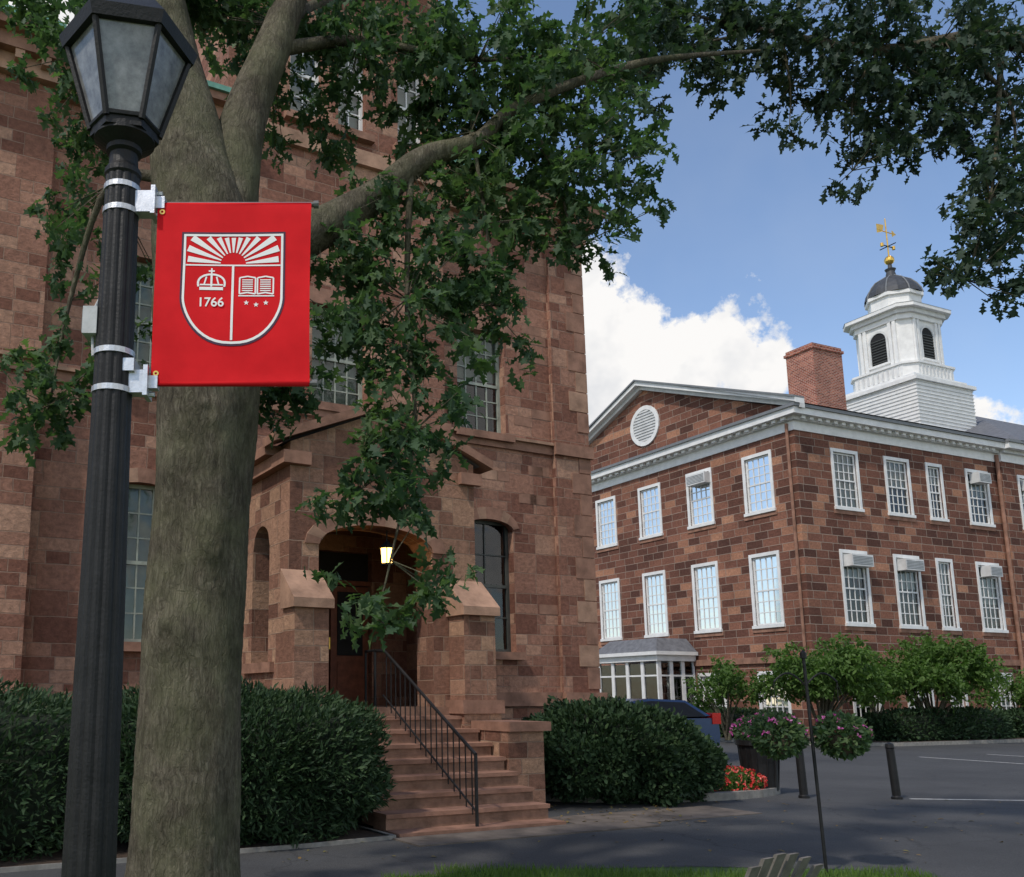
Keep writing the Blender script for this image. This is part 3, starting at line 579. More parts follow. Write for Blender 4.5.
def tube(b,pts,k,n=14,sub=6,rough=.0,seed=0,knots=()):
    pts=[(Vector(p[:3]),p[3]) for p in pts]; q=[]
    for i in range(len(pts)-1):
        p0=pts[max(i-1,0)];p1=pts[i];p2=pts[i+1];p3=pts[min(i+2,len(pts)-1)]
        for s in range(sub):
            t=s/sub
            f=lambda a,b_,c,d:.5*((2*b_)+(-a+c)*t+(2*a-5*b_+4*c-d)*t*t+(-a+3*b_-3*c+d)*t**3)
            q.append((f(p0[0],p1[0],p2[0],p3[0]),f(p0[1],p1[1],p2[1],p3[1])))
    q.append(pts[-1]); rings=[]
    ref=Vector((0.3,1,.1)).normalized(); rr=random.Random(seed); ph=[rr.uniform(0,6.28) for _ in range(6)]
    for i,(c,r) in enumerate(q):
        d=(q[min(i+1,len(q)-1)][0]-q[max(i-1,0)][0]).normalized(); a=(ref-d*ref.dot(d)).normalized(); e=d.cross(a)
        ring=[]
        for j in range(n):
            th=2*math.pi*j/n; R_=r*(1+rough*(.5*math.sin(3*th+ph[0]+i*.08)+.35*math.sin(5*th+ph[1]-i*.1)+.4*math.sin(2*th+ph[2]+i*.2)+rr.uniform(-.3,.3)))
            dv=a*math.cos(th)+e*math.sin(th); P_=c+R_*dv
            for (kc,kr,kh) in knots:
                dd=(P_-Vector(kc)).length
                P_=P_+dv*kh*(math.exp(-(dd/kr)**2)-1.1*math.exp(-(dd/(kr*.45))**2))
            ring.append(P_)
        rings.append(ring)
    base=len(b.v); m=b.mi(k)
    for ring in rings: b.v+=[tuple(v) for v in ring]
    for i in range(len(rings)-1):
        for j in range(n): jj=(j+1)%n; b.f.append((base+i*n+j,base+i*n+jj,base+(i+1)*n+jj,base+(i+1)*n+j)); b.m.append(m)
def spraytwigs(b,sprays,tw):
    for i,c in enumerate(sprays):
        if i%3==0:
            best=min((Vector(q[:3]) for t in tw for q in t),key=lambda q:(q-Vector(c)).length)
            if (best-Vector(c)).length<1.2: b.rod(best,c,.006,'bark',4,.003)
T1=empty('oak_tree')
b=MB()
kn=[((-1.30,5.87,3.05),.10,.05),((-1.22,5.87,1.98),.13,.06),((-.95,5.88,2.55),.08,.04),((-1.05,5.86,1.25),.08,.03),((-1.0,5.88,3.45),.09,.04)]
tube(b,[(-1.14,6.2,-.1,.50),(-1.14,6.2,.25,.39),(-1.13,6.2,.9,.345),(-1.11,6.2,1.9,.332),(-1.08,6.2,2.9,.328),(-1.06,6.2,3.7,.355),(-1.05,6.2,4.3,.41),(-1.12,6.2,4.8,.37),(-1.28,6.25,5.6,.28),(-1.47,6.4,6.44,.23),(-1.69,6.5,7.6,.18),(-1.9,6.6,9.4,.1)],'bark',90,26,.035,1,kn)
tube(b,[(-1.05,6.2,4.3,.2),(-.98,6.3,5.1,.22),(-.88,6.4,5.93,.17),(-.64,6.6,6.87,.14),(-.42,6.8,7.88,.11),(-.1,7.0,9.4,.06)],'bark',24,10,.05,2)
tube(b,[(-1.0,6.2,4.1,.16),(-.7,6.3,4.72,.19),(-.3,6.4,5.04,.155),(.12,6.6,5.42,.125),(.50,6.7,5.8,.095),(.95,6.8,6.02,.07),(1.32,6.9,6.40,.05),(2.43,7.2,7.02,.03),(3.68,7.6,7.45,.012)],'bark',20,10,.05,3)
twigs=[[(.4,6.65,5.7,.03),(.35,6.5,4.52,.02),(.38,6.2,3.42,.014),(.2,6,2.48,.008),(.1,6,2.1,.005)],[(1.32,6.9,6.36,.03),(1.6,7,5.9,.015),(1.74,7,5.2,.007)],[(-1.3,6.2,5.3,.06),(-1.88,6.4,5.4,.03),(-2.2,6.6,4.56,.018),(-2.27,6.5,3.7,.008)],
[(-.7,6.5,6.6,.06),(0,6.9,7.0,.04),(1.0,7,6.9,.02),(1.9,7.3,7.2,.01)],[(-1.4,6.4,6.2,.07),(-2.0,6.6,6.7,.04),(-2.6,6.9,7.0,.02)],[(-.6,6.6,6.9,.05),(-.3,7.4,7.8,.04),(.6,8.3,8.6,.02)],[(-.3,6.4,5.04,.04),(-.5,6.5,4.6,.02),(-.66,6.5,3.7,.008)],[(.9,6.8,6.1,.02),(1.0,6.8,5.3,.012),(1.02,6.8,4.6,.006)],[(.38,6.2,3.42,.01),(.0,6.0,2.95,.006)],[(.55,6.7,5.8,.05),(1.2,7.6,6.6,.03),(2.1,8.4,7.2,.015)]]
for i,t in enumerate(twigs): tube(b,t,'bark',8,5,.05,i)
CA=[(-1.97,6.5,6.61,.55,.47),(-2.29,7,6.25,.29,.42),(-2.33,7,5.35,.24,.49,.8),(-2.44,6.5,4.12,.33,.22,.7),(-2.23,6.5,3.74,.37,.33,.8),(-2.48,6.5,3.51,.22,.18,.8),(-.51,7,7.18,.60,.38),(-.63,7.5,6.78,.45,.45,.6),(.34,7,6.99,.68,.47),(.62,7.2,6.55,.43,.34),(1.18,7,6.9,.76,.51),(1.0,7,6.25,.58,.42),(1.67,7,6.43,.67,.50),(2.17,7.5,7.28,.63,.54),(1.48,7,5.79,.66,.41,.9),(2.07,7,5.88,.50,.41,.8),(1.8,7,5.35,.41,.33,.7),(.72,6.8,5.5,.48,.32),(.53,6.5,4.84,.45,.38),(1.02,6.8,4.73,.31,.39),(-.08,6.5,4.76,.34,.45),(.29,6.3,4.12,.39,.36),(-.66,6.5,3.74,.18,.26),(.42,6.2,3.42,.33,.30),(.2,6,2.98,.38,.22,1.2),(-.07,6,2.92,.30,.17),(.26,6,2.42,.46,.20,1.3),(.065,6,2.15,.23,.2,1.2),(.52,6,2.38,.18,.13),
(-1.85,6.8,5.0,.25,.4,.6),(-1.75,6.8,4.3,.2,.3,.5),(2.45,7.3,6.1,.25,.35,.5),(1.25,6.7,4.3,.2,.25,.5),(-.1,6.3,4.25,.28,.3,.9),(-.45,6.4,3.8,.22,.28,.8),(.65,6.4,3.95,.25,.3,.7),(.1,6.1,3.4,.2,.25,.8),(-1.6,6.8,7.4,.5,.3),(.2,6.6,5.3,.3,.3,.8),(-1.2,6.9,7.3,.45,.35),(1.3,6.9,5.2,.3,.3,.8),(.75,6.6,4.45,.3,.3,.9),(-.15,7.3,6.3,.25,.2,.6)]
CA_SHADE=[(-3,8,8.2,1.0,.5),(-1,9,9.0,1.1,.45),(1,9.2,8.9,1.0,.45),(2.8,8.8,8.4,.9,.45),(0,7.4,9.3,1.2,.5),(-2,6.2,8.8,1.1,.5),(2,6.6,8.9,1.0,.45),(3.6,7.2,8.6,.8,.4)]  # extra overhead clumps, added to shade the tree's underside and the facade
p1=clumpleaves(CA,900,.118,16,.12,gap=(.17,2.52)); p2=clumpleaves(CA_SHADE,260,.16)
spraytwigs(b,p1[4],twigs)
b.build('trunk_and_limbs',T1,True)
leaves('leaves',np.vstack([p1[0],p2[0]]),np.vstack([p1[1],p2[1]]),np.vstack([p1[2],p2[2]]),np.hstack([p1[3],p2[3]]),'oak','oak',T1)
T2=empty('oak_tree')
b=MB()
tube(b,[(10,9.6,-.1,.5),(10,9.6,1,.38),(9.9,9.5,4,.34),(9.7,9.4,6.5,.3),(9.5,9.3,8.5,.22),(9.4,9.2,11,.1)],'bark',24,8,.04,5)
tube(b,[(9.8,9.4,5.8,.16),(8.7,9.0,8.0,.13),(6.99,9,8.66,.09),(5.66,9,8.53,.06),(4.38,9,8.78,.03),(3.52,9,9.0,.012)],'bark',12,6,.05,6)
tw2=[[(7.0,9,8.66,.04),(6.7,8.8,7.6,.02),(6.43,8.7,6.6,.013),(5.95,8.5,5.62,.006)],[(5.66,9,8.53,.03),(5.3,9,7.9,.012),(5.23,9,7.1,.006)],[(4.6,9,8.7,.02),(4.65,9,8.1,.01),(4.6,9,7.6,.005)],[(6.3,8.9,8.6,.03),(6.9,8.9,7.9,.02),(6.9,8.9,7.2,.01)],[(4.4,9,8.78,.02),(3.5,8.8,8.4,.01),(2.9,8.6,7.9,.005)]]
for i,t in enumerate(tw2): tube(b,t,'bark',6,5,.05,i)
CB=[(3.62,9,8.9,.77,.38),(4.14,9,8.53,.65,.44),(2.98,8.5,8.15,.41,.51),(5.03,9,8.78,.88,.55),(5.08,9,8.05,.49,.43),(5.32,9,7.23,.27,.32,.8),(4.61,9,7.65,.27,.16,.8),(5.87,9,8.41,.87,.65),(6.01,9,7.69,.64,.43),(6.74,9,8.41,.65,.76),(6.82,9,7.34,.53,.53),(6.25,8.5,6.26,.4,.45),(5.95,8.5,5.73,.34,.25),(6.42,8.5,5.62,.2,.34),(6.5,8.8,6.9,.4,.3,.8),(5.5,9,7.6,.3,.3,.8),(6.9,8.8,6.6,.3,.4,.8)]
CB_SHADE=[(5,9.5,10,1.2,.5),(7.5,9.5,10,1.3,.6),(9.5,9.2,10.6,1.8,.9)]  # extra clumps added above the frame for the shade they cast
q1=clumpleaves(CB,760,.13); q2=clumpleaves(CB_SHADE,240,.16)
spraytwigs(b,q1[4],tw2)
b.build('trunk_and_limbs',T2,True)
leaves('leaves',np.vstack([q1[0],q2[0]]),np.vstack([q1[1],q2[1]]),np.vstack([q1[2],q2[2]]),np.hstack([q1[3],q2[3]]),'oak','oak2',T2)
# ---- shrubs
def superq(n,ax,p):
    d=unit(n); r=(np.abs(d[:,0])**p+np.abs(d[:,1])**p+np.abs(d[:,2])**p)**(-1/p); return d*r[:,None]*np.array(ax),d
def lump(pts,seed,amp,f):
    r=np.random.default_rng(seed); s=np.zeros(len(pts))
    for i in range(7):
        k=r.normal(size=3)*f*(1+i*.45); s+=np.sin(pts@k+r.uniform(0,6))/(1+i*.4)
    return s*amp
def shrub(name,c,ax,n,p=3.2,rz=0,kind='yew',mat='yew',leaf=.07,amp=.035,seed=1,f=3.0,ry=0):
    par=empty(name,c,rz); par.rotation_euler=(0,ry,rz)
    pts,d=superq(n,ax,p); L=lump(pts,seed,amp,f)
    keep=pts[:,2]>-ax[2]*.97
    depth=rng.random(len(pts))**2*.18-rng.random(len(pts))**6*.10
    pp=pts+d*(L-depth+.02)[:,None]; pp,dd=pp[keep],d[keep]
    k=len(pp)
    leaves('foliage',pp,dd*.9+unit(k)*.8+np.array([0,0,.35]),unit(k)+dd*.4,leaf*rng.uniform(.6,1.5,k),kind,mat,par)
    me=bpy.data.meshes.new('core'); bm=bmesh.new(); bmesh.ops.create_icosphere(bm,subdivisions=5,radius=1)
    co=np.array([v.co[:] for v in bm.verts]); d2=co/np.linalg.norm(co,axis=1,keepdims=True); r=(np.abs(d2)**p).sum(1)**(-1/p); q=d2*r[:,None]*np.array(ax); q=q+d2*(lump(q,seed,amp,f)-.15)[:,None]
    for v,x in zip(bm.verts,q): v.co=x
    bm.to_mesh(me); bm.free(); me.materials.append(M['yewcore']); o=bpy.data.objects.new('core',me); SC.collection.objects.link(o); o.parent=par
    return par
def la(u,v,z=0): return (.24+.888*u-.459*v,13.8+.459*u+.888*v,z)
rzA=math.atan2(.459,.888)
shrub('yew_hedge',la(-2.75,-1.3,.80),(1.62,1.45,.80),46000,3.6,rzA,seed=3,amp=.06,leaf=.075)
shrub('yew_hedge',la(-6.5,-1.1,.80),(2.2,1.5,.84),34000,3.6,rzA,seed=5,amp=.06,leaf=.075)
shrub('rounded_shrub',(4.02,15.0,.66),(1.5,1.15,.70),34000,2.2,.2,seed=8,amp=.08,leaf=.075,kind='oval',ry=.09)
def lb(x,y,z=0): return (17+.911*x-.411*y,35+.411*x+.911*y,z)
rzB=math.atan2(.411,.911)
shrub('boxwood_hedge',lb(-2.2,3.2,.5),(.9,3.4,.55),9000,5,rzB,leaf=.12,seed=11,kind='oval')
for i,(x,w) in enumerate(((3,3.2),(10,3.4),(17.5,3.4))): shrub('boxwood_hedge',lb(x,-2.6,.5),(w,.8,.55),8000,5,rzB,leaf=.12,seed=12+i,kind='oval')
def orntree(c,w,h,seed,n=24):
    par=empty('ornamental_tree',c); r=random.Random(seed); b=MB(); cl=[]
    for i in range(n):
        a=r.uniform(0,6.28); rad=w*.5*math.sqrt(r.random())*.9; z=h*(.46+.45*r.random()*(1-(rad/(w*.5))**2*.6))
        x,y=rad*math.cos(a),rad*math.sin(a); cl.append((x,y,z,w*.17,h*.12))
        if i%3==0: tube(b,[(r.uniform(-.15,.15),r.uniform(-.15,.15),0,.05),(x*.3,y*.3,h*.3,.04),(x*.8,y*.8,z,.015)],'bark',6,4,.05,i)
    b.build('stems',par,True)
    g=clumpleaves(cl,300,.15,14,.2); leaves('leaves',g[0],g[1],g[2],g[3],'oval','orn',par)
orntree((12.9,33.2,.1),2.6,3.0,1,20); orntree((15.4,31.5,.1),3.9,3.7,2,46); orntree((20.3,33.4,.1),4.1,3.8,3,48); orntree((18.0,33.0,.1),2.0,3.0,4,14); orntree((25.5,36.5,.1),3,2.9,5,18)
def flowers(name,c,ax,n,mat,fl,leafm='orn',ps=.035,up=-.6):
    par=empty(name,c)
    pts,d=superq(n,ax,2); pts*= (rng.random((n,1))**.3)
    leaves('leaves',pts,d+unit(n),unit(n)+np.array([0,0,.5]),.06*rng.uniform(.6,1.3,n),'oval',leafm,par)
    pts,d=superq(fl,ax,2); k=pts[:,2]>ax[2]*up; pts,d=pts[k]*1.06,d[k]
    leaves('petals',np.repeat(pts,5,0),np.repeat(d,5,0)*.4+unit(len(pts)*5),unit(len(pts)*5)+np.repeat(d,5,0),np.full(len(pts)*5,ps),'oval',mat,par); return par
flowers('flower_bed',(6.02,15.75,.22),(.62,.42,.22),2200,'redf',340,ps=.05)
# ================================================================ STREET FURNITURE
LX,LY=-.95,3.4
L_=empty('street_lamp',(LX,LY,0))
b=MB()
n=48; zs=[(0.45,.100),(1.5,.090),(2.6,.077),(3.64,.068)]
def flr(th,r): return r*(1-.085*(.5-.5*math.cos(12*th))**2.0)
for (z0,r0),(z1,r1) in zip(zs[:-1],zs[1:]):
    for j in range(n):
        t0,t1=2*math.pi*j/n,2*math.pi*(j+1)/n
        b.poly([(flr(t0,r0)*math.cos(t0),flr(t0,r0)*math.sin(t0),z0),(flr(t1,r0)*math.cos(t1),flr(t1,r0)*math.sin(t1),z0),(flr(t1,r1)*math.cos(t1),flr(t1,r1)*math.sin(t1),z1),(flr(t0,r1)*math.cos(t0),flr(t0,r1)*math.sin(t0),z1)],'black')
b.lathe((0,0),[(.2,0),(.2,.12),(.16,.16),(.15,.34),(.115,.4),(.104,.46)],'black',24)
b.lathe((0,0),[(.064,3.64),(.072,3.65),(.072,3.67),(.058,3.69),(.056,3.74),(.07,3.75),(.07,3.77),(.12,3.80),(.12,3.83)],'black',24)
b.build('post',L_)
b=MB(); H=6; ro=R(12); DZ=-.09
def hexp(r,z,i): a=ro+i*2*math.pi/H; return (r*math.cos(a),r*math.sin(a),z+DZ)
b.cyl((0,0),.135,3.90+DZ,3.94+DZ,'black',6,rot=ro)
for i in range(H):
    b.poly([hexp(.13,3.94,i),hexp(.13,3.94,i+1),hexp(.235,4.29,i+1),hexp(.235,4.29,i)],'lglass')
    b.rod(hexp(.135,3.93,i),hexp(.245,4.30,i),.014,'black',6)
    b.rod(hexp(.135,3.945,i),hexp(.135,3.945,i+1),.012,'black',6)
b.cyl((0,0),.262,4.28+DZ,4.33+DZ,'black',6,.278,rot=ro)
b.lathe((0,0),[(.06,4.42),(.05,4.50),(.02,4.54),(.03,4.58),(.0,4.62)],'black',12)
for (r0,z0),(r1,z1) in (((.278,4.33),(.20,4.42)),((.20,4.42),(.09,4.49)),((.09,4.49),(.05,4.52))): b.cyl((0,0),r0,z0+DZ,z1+DZ,'black',6,r1,rot=ro)
b.cyl((0,0),.04,3.94+DZ,4.02+DZ,'grey',12); b.lathe((0,0),[(.03,3.93),(.055,3.99),(.05,4.09),(.02,4.13),(.0,4.14)],'white',12)
b.build('lantern',L_)
b=MB()
for z in (3.59,3.49,2.90,2.75): b.cyl((0,0),.079 if z<3 else .072,z-.011,z+.011,'silver',24)
for z in (3.53,2.785):
    b.box(.055,.125,-.030,.030,z-.045,z+.045,'silver'); b.box(.125,.142,-.045,.045,z-.06,z+.06,'silver'); b.box(.142,.175,-.02,.02,z-.025,z+.025,'silver')
    for s in (-.045,.045): b.rod((.135,0,z+s),(.162,0,z+s),.010,'silver',6)
    b.rod((.15,0,z),(.765,0,z),.010,'rod',10); b.rod((.765,0,z),(.785,0,z),.015,'rod',10)
b.box(.03,.09,-.05,.05,2.82,2.87,'silver')
b.build('banner_brackets',L_)
b=MB(); b.box(-.115,-.06,-.05,.03,2.97,3.08,'grey'); b.box(-.12,-.115,-.04,.02,2.98,3.07,'gutter'); b.rod((-.085,-.01,3.08),(-.05,-.01,3.16),.006,'grey'); b.rod((-.085,-.01,2.97),(-.07,-.04,2.88),.006,'grey'); b.build('control_box',L_)
BN=empty('shield_banner',(LX+.452,LY,3.155))
W,Hh=.305,.372
def wv(x,z): return .004*math.sin(8*x+2*z+1)+.003*math.sin(11*z+3*x)-.012
def bsurf(x,z):
    e=min(1,(1-abs(z)/Hh)*10); return wv(x,z)*e-.012*(1-e)
b=MB(); nx,nz=32,36
def bp(i,j):
    x=-W+2*W*i/nx; z=-Hh+2*Hh*j/nz; s=1-.012*math.sin(math.pi*j/nz)*(1 if x>0 else .3)
    return (x*s,bsurf(x,z),z)
for i in range(nx):
    for j in range(nz): b.poly([bp(i,j),bp(i+1,j),bp(i+1,j+1),bp(i,j+1)],'banner')
b.build('fabric',BN,True,merge=True)
b=MB()
for zz in (Hh-.002,-Hh+.002): b.rod((-W+.002,0,zz),(W-.002,0,zz),.0125,'banner',14)
b.build('pole_sleeves',BN,True,merge=True)
b=MB(); off=-.0018
def wp(pts,k='emblem'): b.poly([(p[0],bsurf(p[0],p[1])+off,p[1]) for p in pts],k)
def shp(s):
    pts=[]
    pts.append((-.2*s,.247-(1-s)*.2)) ; pts.append((.2*s,.247-(1-s)*.2))
    for i in range(0,5): pts.append((.2*s,(.2-i*.045)*s))
    for i in range(0,13):
        t=i/12; x=.2*math.cos(t*math.pi/2)**.85 if t<1 else 0; z=-.03-.19*math.sin(t*math.pi/2)**1.25
        pts.append((x*s,z*s))
    for i in range(11,-1,-1):
        t=i/12; x=.2*math.cos(t*math.pi/2)**.85; z=-.03-.19*math.sin(t*math.pi/2)**1.25; pts.append((-x*s,z*s))
    for i in range(4,-1,-1): pts.append((-.2*s,(.2-i*.045)*s))
    return pts
def ring(s0,s1,k,nsub=3):
    o=shp(s0);q=shp(s1);n=len(o)
    for i in range(n):
        j=(i+1)%n
        for u in range(nsub):
            f0,f1=u/nsub,(u+1)/nsub
            L2=lambda a,c,f:(a[0]+(c[0]-a[0])*f,a[1]+(c[1]-a[1])*f)
            wp([L2(o[i],o[j],f0),L2(o[i],o[j],f1),L2(q[i],q[j],f1),L2(q[i],q[j],f0)],k)
ring(1.02,.985,'emblem_dk'); ring(.98,.935,'emblem')
def strip(x0,z0,x1,z1,w0,w1=None):
    w1=w0 if w1 is None else w1; d=Vector((x1-x0,z1-z0)); ln=d.length
    if ln<1e-6: return
    d/=ln; nn=(-d.y,d.x); m=max(1,int(ln/.02))
    for i in range(m):
        a,c=i/m,(i+1)/m; wa,wc=w0+(w1-w0)*a,w0+(w1-w0)*c
        xa,za,xc,zc=x0+(x1-x0)*a,z0+(z1-z0)*a,x0+(x1-x0)*c,z0+(z1-z0)*c
        wp([(xa-nn[0]*wa/2,za-nn[1]*wa/2),(xc-nn[0]*wc/2,zc-nn[1]*wc/2),(xc+nn[0]*wc/2,zc+nn[1]*wc/2),(xa+nn[0]*wa/2,za+nn[1]*wa/2)])
strip(0,.115,0,-.20,.009)
strip(-.186,.112,.186,.112,.006)
for i in range(13):
    a=math.pi*(i+.5)/13; ca,sa=math.cos(a),math.sin(a)
    rmax=min(.178/abs(ca) if abs(ca)>1e-3 else 9,(.228-.116)/sa)
    strip(.05*ca,.116+.05*sa,rmax*ca,.116+rmax*sa,.005,.004+.12*rmax)
cx,cz=-.083,.035
strip(cx-.046,cz-.022,cx+.046,cz-.022,.013)
for sx in (-1,1):
    for i in range(7):
        t0,t1=i/7*math.pi*.5,(i+1)/7*math.pi*.5
        strip(cx+sx*(.05+.008*math.sin(t0*2)-.05*(1-math.cos(t0))),cz-.014+.052*math.sin(t0),cx+sx*(.05+.008*math.sin(t1*2)-.05*(1-math.cos(t1))),cz-.014+.052*math.sin(t1),.008)
strip(cx,cz-.014,cx,cz+.04,.008); strip(cx-.012,cz+.052,cx+.012,cz+.052,.006); strip(cx,cz+.04,cx,cz+.064,.006); strip(cx-.045,cz-.006,cx+.045,cz-.006,.006)
for x in (-.028,.028): strip(cx+x,cz-.004,cx+x*.7,cz+.028,.006)
cx,cz=.093,.022
for sx in (-1,1):
    o=[(cx+sx*.004,cz-.030),(cx+sx*.035,cz-.024),(cx+sx*.066,cz-.030),(cx+sx*.066,cz+.038),(cx+sx*.035,cz+.044),(cx+sx*.004,cz+.038)]
    for i in range(6): strip(*o[i],*o[(i+1)%6],.006)
    for j in range(6): strip(cx+sx*.014,cz-.016+j*.009,cx+sx*.056,cz-.016+j*.009,.0045)
strip(cx-.07,cz-.038,cx+.07,cz-.038,.005)
def star(x,z,r):
    pts=[(x+(r if i%2==0 else r*.42)*math.sin(i*math.pi/5),z+(r if i%2==0 else r*.42)*math.cos(i*math.pi/5)) for i in range(10)]; wp(pts)
star(.055,-.045,.011); star(.093,-.053,.011); star(.131,-.045,.011)
b.build('shield_emblem',BN)
cu=bpy.data.curves.new('t','FONT'); cu.body='1766'; cu.size=.052; cu.align_x='CENTER'; cu.offset=.0008
to=bpy.data.objects.new('t',cu); SC.collection.objects.link(to); bpy.context.view_layer.update()
me=bpy.data.meshes.new_from_object(to.evaluated_get(bpy.context.evaluated_depsgraph_get())); bpy.data.objects.remove(to)
me.materials.clear(); me.materials.append(M['emblem']); o=bpy.data.objects.new('year_lettering',me); SC.collection.objects.link(o); o.parent=BN; o.location=(-.083,bsurf(-.083,-.045)-.0035,-.062); o.rotation_euler=(R(90),0,0)
b=MB()
for x,z in ((-.285,.335),(-.285,-.335)):
    for i in range(12):
        t0,t1=i*math.pi/6,(i+1)*math.pi/6
        b.poly([(x+r*math.cos(t),bsurf(x,z)-.003,z+r*math.sin(t)) for r,t in ((.005,t0),(.011,t0),(.011,t1),(.005,t1))],'gold')
b.build('grommets',BN)
for (x,y,t) in ((7.1,15.3,-.03),(8.5,15.15,-.05)):
    b=MB(); b.lathe((0,0),[(.085,0),(.085,.04),(.065,.06),(.062,.78),(.07,.80),(.06,.86),(.0,.88)],'black',16); b.build('bollard',None,False,(x,y,0),(0,t,0))
PL=empty('flower_planter',(6.72,16.0,0)); b=MB()
b.lathe((0,0),[(.0,0),(.24,0),(.27,.08),(.29,.5),(.33,.78),(.37,.80),(.37,.88),(.31,.88),(.31,.8),(.0,.8)],'black',24)
for i in range(12): a=i*math.pi/6; b.rod((.265*math.cos(a),.265*math.sin(a),.08),(.325*math.cos(a),.325*math.sin(a),.78),.012,'black',5)
b.build('pot',PL)
f=flowers('plants',(0,0,1.0),(.38,.38,.28),1500,'pink',110,'oak',.045,-.1); f.parent=PL
HB=empty('hanging_basket_stand',(4.28,8.9,0)); b=MB()
b.rod((0,0,-.05),(-.05,0,1.98),.016,'black'); b.lathe((-.05,0),[(.03,1.96),(.03,2.01),(0,2.04)],'black',10)
for s in (-1,1):
    prev=None
    for i in range(9):
        t=i/8; p=(-.05+s*(.30*t),0,1.70+.12*math.sin(t*math.pi*.9))
        if prev: b.rod(prev,p,.009,'black',6)
        prev=p
    c=(-.05+s*.30,0)
    for k in range(3):
        a=k*2.1; b.rod((c[0],0,1.73),(c[0]+.17*math.cos(a),.17*math.sin(a),1.25),.003,'black',4)
    b.lathe(c,[(.0,1.04),(.1,1.07),(.16,1.16),(.18,1.25),(.16,1.25),(0,1.23)],'soil',16)
b.build('pole_and_hooks',HB)
for s in (-1,1):
    f=flowers('basket_plants',(-.05+s*.30,0,1.24),(.23,.24,.19),1500,'pink',44,'oak',.032,.0); f.parent=HB
CH=empty('slatted_garden_chair',(1.86,4.95,0),R(216)); b=MB()
for i in range(7):
    x=-.27+i*.09; h=1.06-.9*(x*x)*1.6
    z0=.25
    p=[(x-.036,0,z0),(x+.036,0,z0),(x*1.25+.040,.30,h*.80),(x*1.25-.040,.30,h*.80)]
    q=[(a,b_+.02,c) for a,b_,c in p]
    b.poly(p,'tan'); b.poly(q[::-1],'tan')
    for u in range(4): w=(u+1)%4; b.poly([p[u],p[w],q[w],q[u]],'tan')
for i in range(6): b.box(-.3,.3,-.55+i*.09,-.48+i*.09,.33-i*.016,.35-i*.016,'tan')
for s in (-1,1): b.box(s*.36-.06,s*.36+.06,-.6,.2,.5,.52,'tan'); b.box(s*.33-.02,s*.33+.02,-.55,-.47,0,.5,'tan'); b.box(s*.33-.02,s*.33+.02,.1,.18,0,.5,'tan'); b.box(s*.31-.02,s*.31+.02,-.46,.09,.22,.30,'tan')
b.build('chair_frame',CH)
n=16000; x=rng.uniform(.2,5.1,n); y=rng.uniform(7.6,9.25,n); k=(y<9.0+.12*np.sin(x*1.3)-.35*(x<.7))&(y<9.6-.9*(x-4.3)*(x>4.3)); pos=np.stack([x,y,np.zeros(n)],1)[k]; m=len(pos)
leaves('lawn_grass',pos,unit(m)*.45+np.array([0,0,1]),unit(m)*np.array([1,1,.1]),.07*rng.uniform(.5,1.3,m),'blade','grassb')
n=300; pos=np.stack([rng.uniform(-1,10,n),rng.uniform(9.3,15,n),np.full(n,.015)],1); pos[:140]=np.stack([rng.uniform(1.5,4.5,140),rng.uniform(12.2,14.2,140),np.full(140,.025)],1)
leaves('fallen_leaves',pos,unit(n)*np.array([1,1,.05]),np.tile([0,0,1.],(n,1))+unit(n)*.2,.07*rng.uniform(.5,1.2,n),'oval','dryleaf')
# car
CAR=empty('parked_car',(6.75,24.0,0),R(205)); CAR.scale=(1.04,1.04,1.06); b=MB()
prof=[(2.2,.35),(2.25,.75),(1.9,.92),(1.05,1.0),(.45,1.38),(-.3,1.46),(-1.4,1.42),(-1.95,1.05),(-2.15,.98),(-2.2,.6),(-2.15,.35)]
inner=[(.98,1.02),(.45,1.34),(-.3,1.41),(-1.35,1.37),(-1.8,1.04)]
def sec(p):
    x,z=p; return .86 if z<1.0 else .86-.32*(z-1.0)/.46
N_=len(prof)
for i in range(N_):
    p,q=prof[i],prof[(i+1)%N_]; wp_,wq=sec(p),sec(q)
    gl=(i in (3,6))
    b.poly([(p[0],-wp_,p[1]),(q[0],-wq,q[1]),(q[0],wq,q[1]),(p[0],wp_,p[1])],'glass' if gl else 'carpaint')
    if gl: b.poly([(p[0],-wp_+.05,p[1]-.04),(q[0],-wq+.05,q[1]-.04),(q[0],wq-.05,q[1]-.04),(p[0],wp_-.05,p[1]-.04)],'dark')
for s in (-1,1):
    low=[p for p in prof if p[1]<=1.06]; b.poly([(p[0],s*.86,min(p[1],1.0)) for p in low],'carpaint')
    up=[prof[3]]+prof[4:7]+[prof[7]]; b.poly([(p[0],s*sec(p),p[1]) for p in up],'carpaint')
    b.poly([(p[0],s*(sec(p)+.006),p[1]) for p in inner],'dark')
    for x in (-1.4,1.4):
        for (r,k_,o_) in ((.33,'rubber',.885),(.2,'silver',.89)):
            b.poly([(x+r*math.cos(t*math.pi/10),s*o_,.33+r*math.sin(t*math.pi/10)) for t in range(20)],k_)
        b.rod((x,s*.65,.33),(x,s*.88,.33),.33,'rubber',20)
    b.box(-2.23,-1.95,.68*s-.2,.68*s+.2,.86,1.12,'tail'); b.box(2.12,2.26,.6*s-.2,.6*s+.2,.66,.78,'white')
b.build('body',CAR)
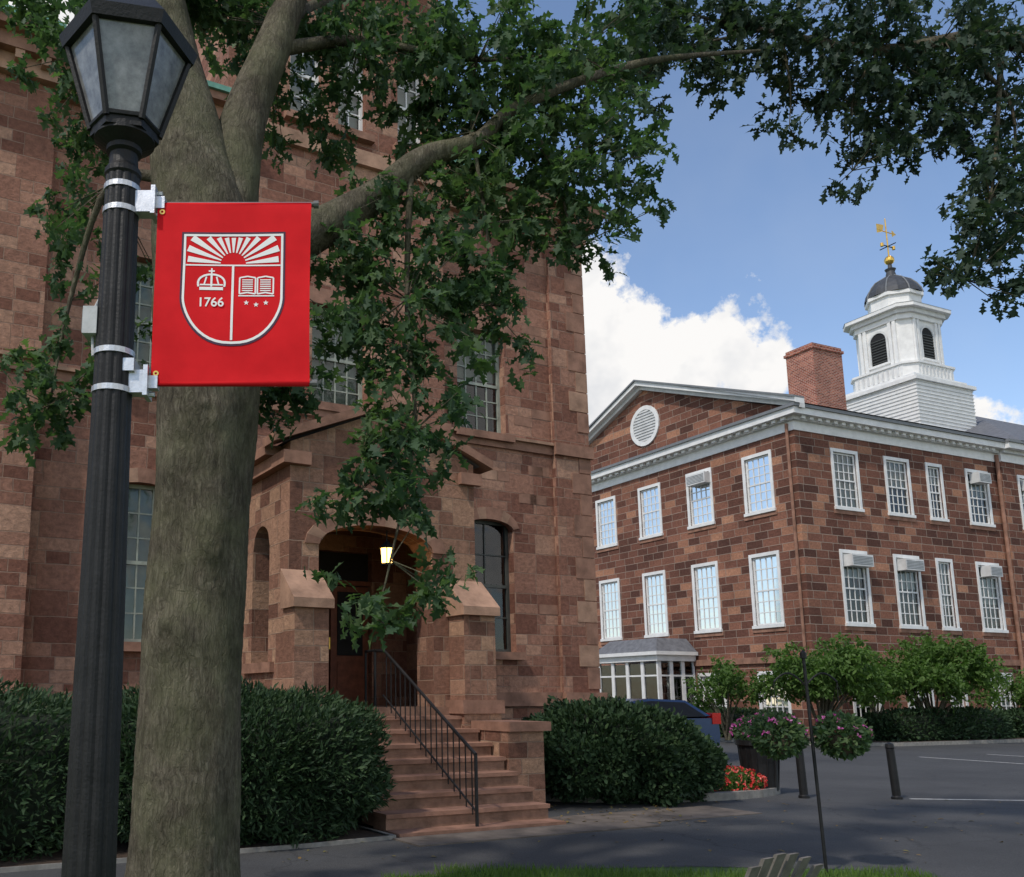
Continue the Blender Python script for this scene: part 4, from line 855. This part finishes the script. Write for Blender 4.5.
# ================================================================ LIGHT
el,az=R(52),R(222)
sd=Vector((math.sin(az)*math.cos(el),math.cos(az)*math.cos(el),math.sin(el)))
sl=bpy.data.lights.new('sun','SUN'); sl.energy=2.6; sl.angle=R(2.5); sl.color=(1,.92,.82)
so=bpy.data.objects.new('sun',sl); SC.collection.objects.link(so); so.rotation_euler=(-sd).to_track_quat('-Z','Y').to_euler()
w=bpy.data.worlds.new('World'); SC.world=w; w.use_nodes=True; nt=w.node_tree; N=nt.nodes; L=nt.links
bg=N['Background']; bg.inputs[1].default_value=.15
sk=N.new('ShaderNodeTexSky'); sk.sky_type='NISHITA'; sk.sun_disc=False; sk.sun_elevation=el; sk.sun_rotation=az; sk.air_density=1.0; sk.dust_density=.3; sk.ozone_density=1.3
tc=N.new('ShaderNodeTexCoord'); g=tc.outputs['Generated']
skc=mixc(N,L,sk.outputs[0],(1.22,1.2,1.22),1.0,'MULTIPLY')
nz=noise(N,L,g,13,7,.62)
puffs=[((.30,1,.37),.085),((.24,1,.40),.10),((.36,1,.36),.085),((.42,1,.39),.06),((.44,1,.365),.04),((.30,1,.30),.11),((.40,1,.30),.05),((.66,1,.29),.045),((-.42,1,.83),.13),((.72,1,.25),.05),((-1,-.5,.6),.5),((.3,-1,.7),.45),((1,-.6,.5),.4)]
prev=None
for d,rad in puffs:
    v=Vector(d).normalized(); ds=N.new('ShaderNodeVectorMath'); ds.operation='DISTANCE'; L.new(g,ds.inputs[0]); ds.inputs[1].default_value=v
    m=N.new('ShaderNodeMath'); m.operation='MULTIPLY_ADD'; L.new(ds.outputs['Value'],m.inputs[0]); m.inputs[1].default_value=-1/rad; m.inputs[2].default_value=1
    if prev:
        x=N.new('ShaderNodeMath'); x.operation='SMOOTH_MAX'; x.inputs[2].default_value=.15; L.new(prev,x.inputs[0]); L.new(m.outputs[0],x.inputs[1]); prev=x.outputs[0]
    else: prev=m.outputs[0]
nn=N.new('ShaderNodeMath'); nn.operation='MULTIPLY_ADD'; L.new(nz.outputs[0],nn.inputs[0]); nn.inputs[1].default_value=2.2; nn.inputs[2].default_value=-1.1
ad=N.new('ShaderNodeMath'); ad.operation='ADD'; L.new(prev,ad.inputs[0]); L.new(nn.outputs[0],ad.inputs[1])
cr=ramp(N,[(.10,(0,0,0)),(.27,(1,1,1))]); L.new(ad.outputs[0],cr.inputs[0])
cs=ramp(N,[(.35,(4.9,5.0,5.2)),(.58,(6.5,6.4,6.3))]); n5=noise(N,L,g,12,4); L.new(n5.outputs[0],cs.inputs[0])
hz=noise(N,L,g,2.2,5,.6); hr=ramp(N,[(.5,(0,0,0)),(.85,(.18,.18,.18))]); L.new(hz.outputs[0],hr.inputs[0])
c1=mixc(N,L,skc,(5.0,5.2,5.4),hr.outputs[0]); c2=mixc(N,L,c1,cs.outputs[0],cr.outputs[0]); L.new(c2,bg.inputs[0])
# ================================================================ CAMERA
cam=bpy.data.cameras.new('camera'); co=bpy.data.objects.new('camera',cam); SC.collection.objects.link(co)
co.location=(0,0,1.6); co.rotation_euler=(R(90+10.09),0,0); cam.sensor_width=36; cam.lens=32.52; cam.shift_x=.1484; cam.shift_y=.0913; cam.clip_start=.05; cam.clip_end=2000
SC.camera=co
SC.view_settings.view_transform='Standard'; SC.view_settings.look='None'; SC.view_settings.exposure=0
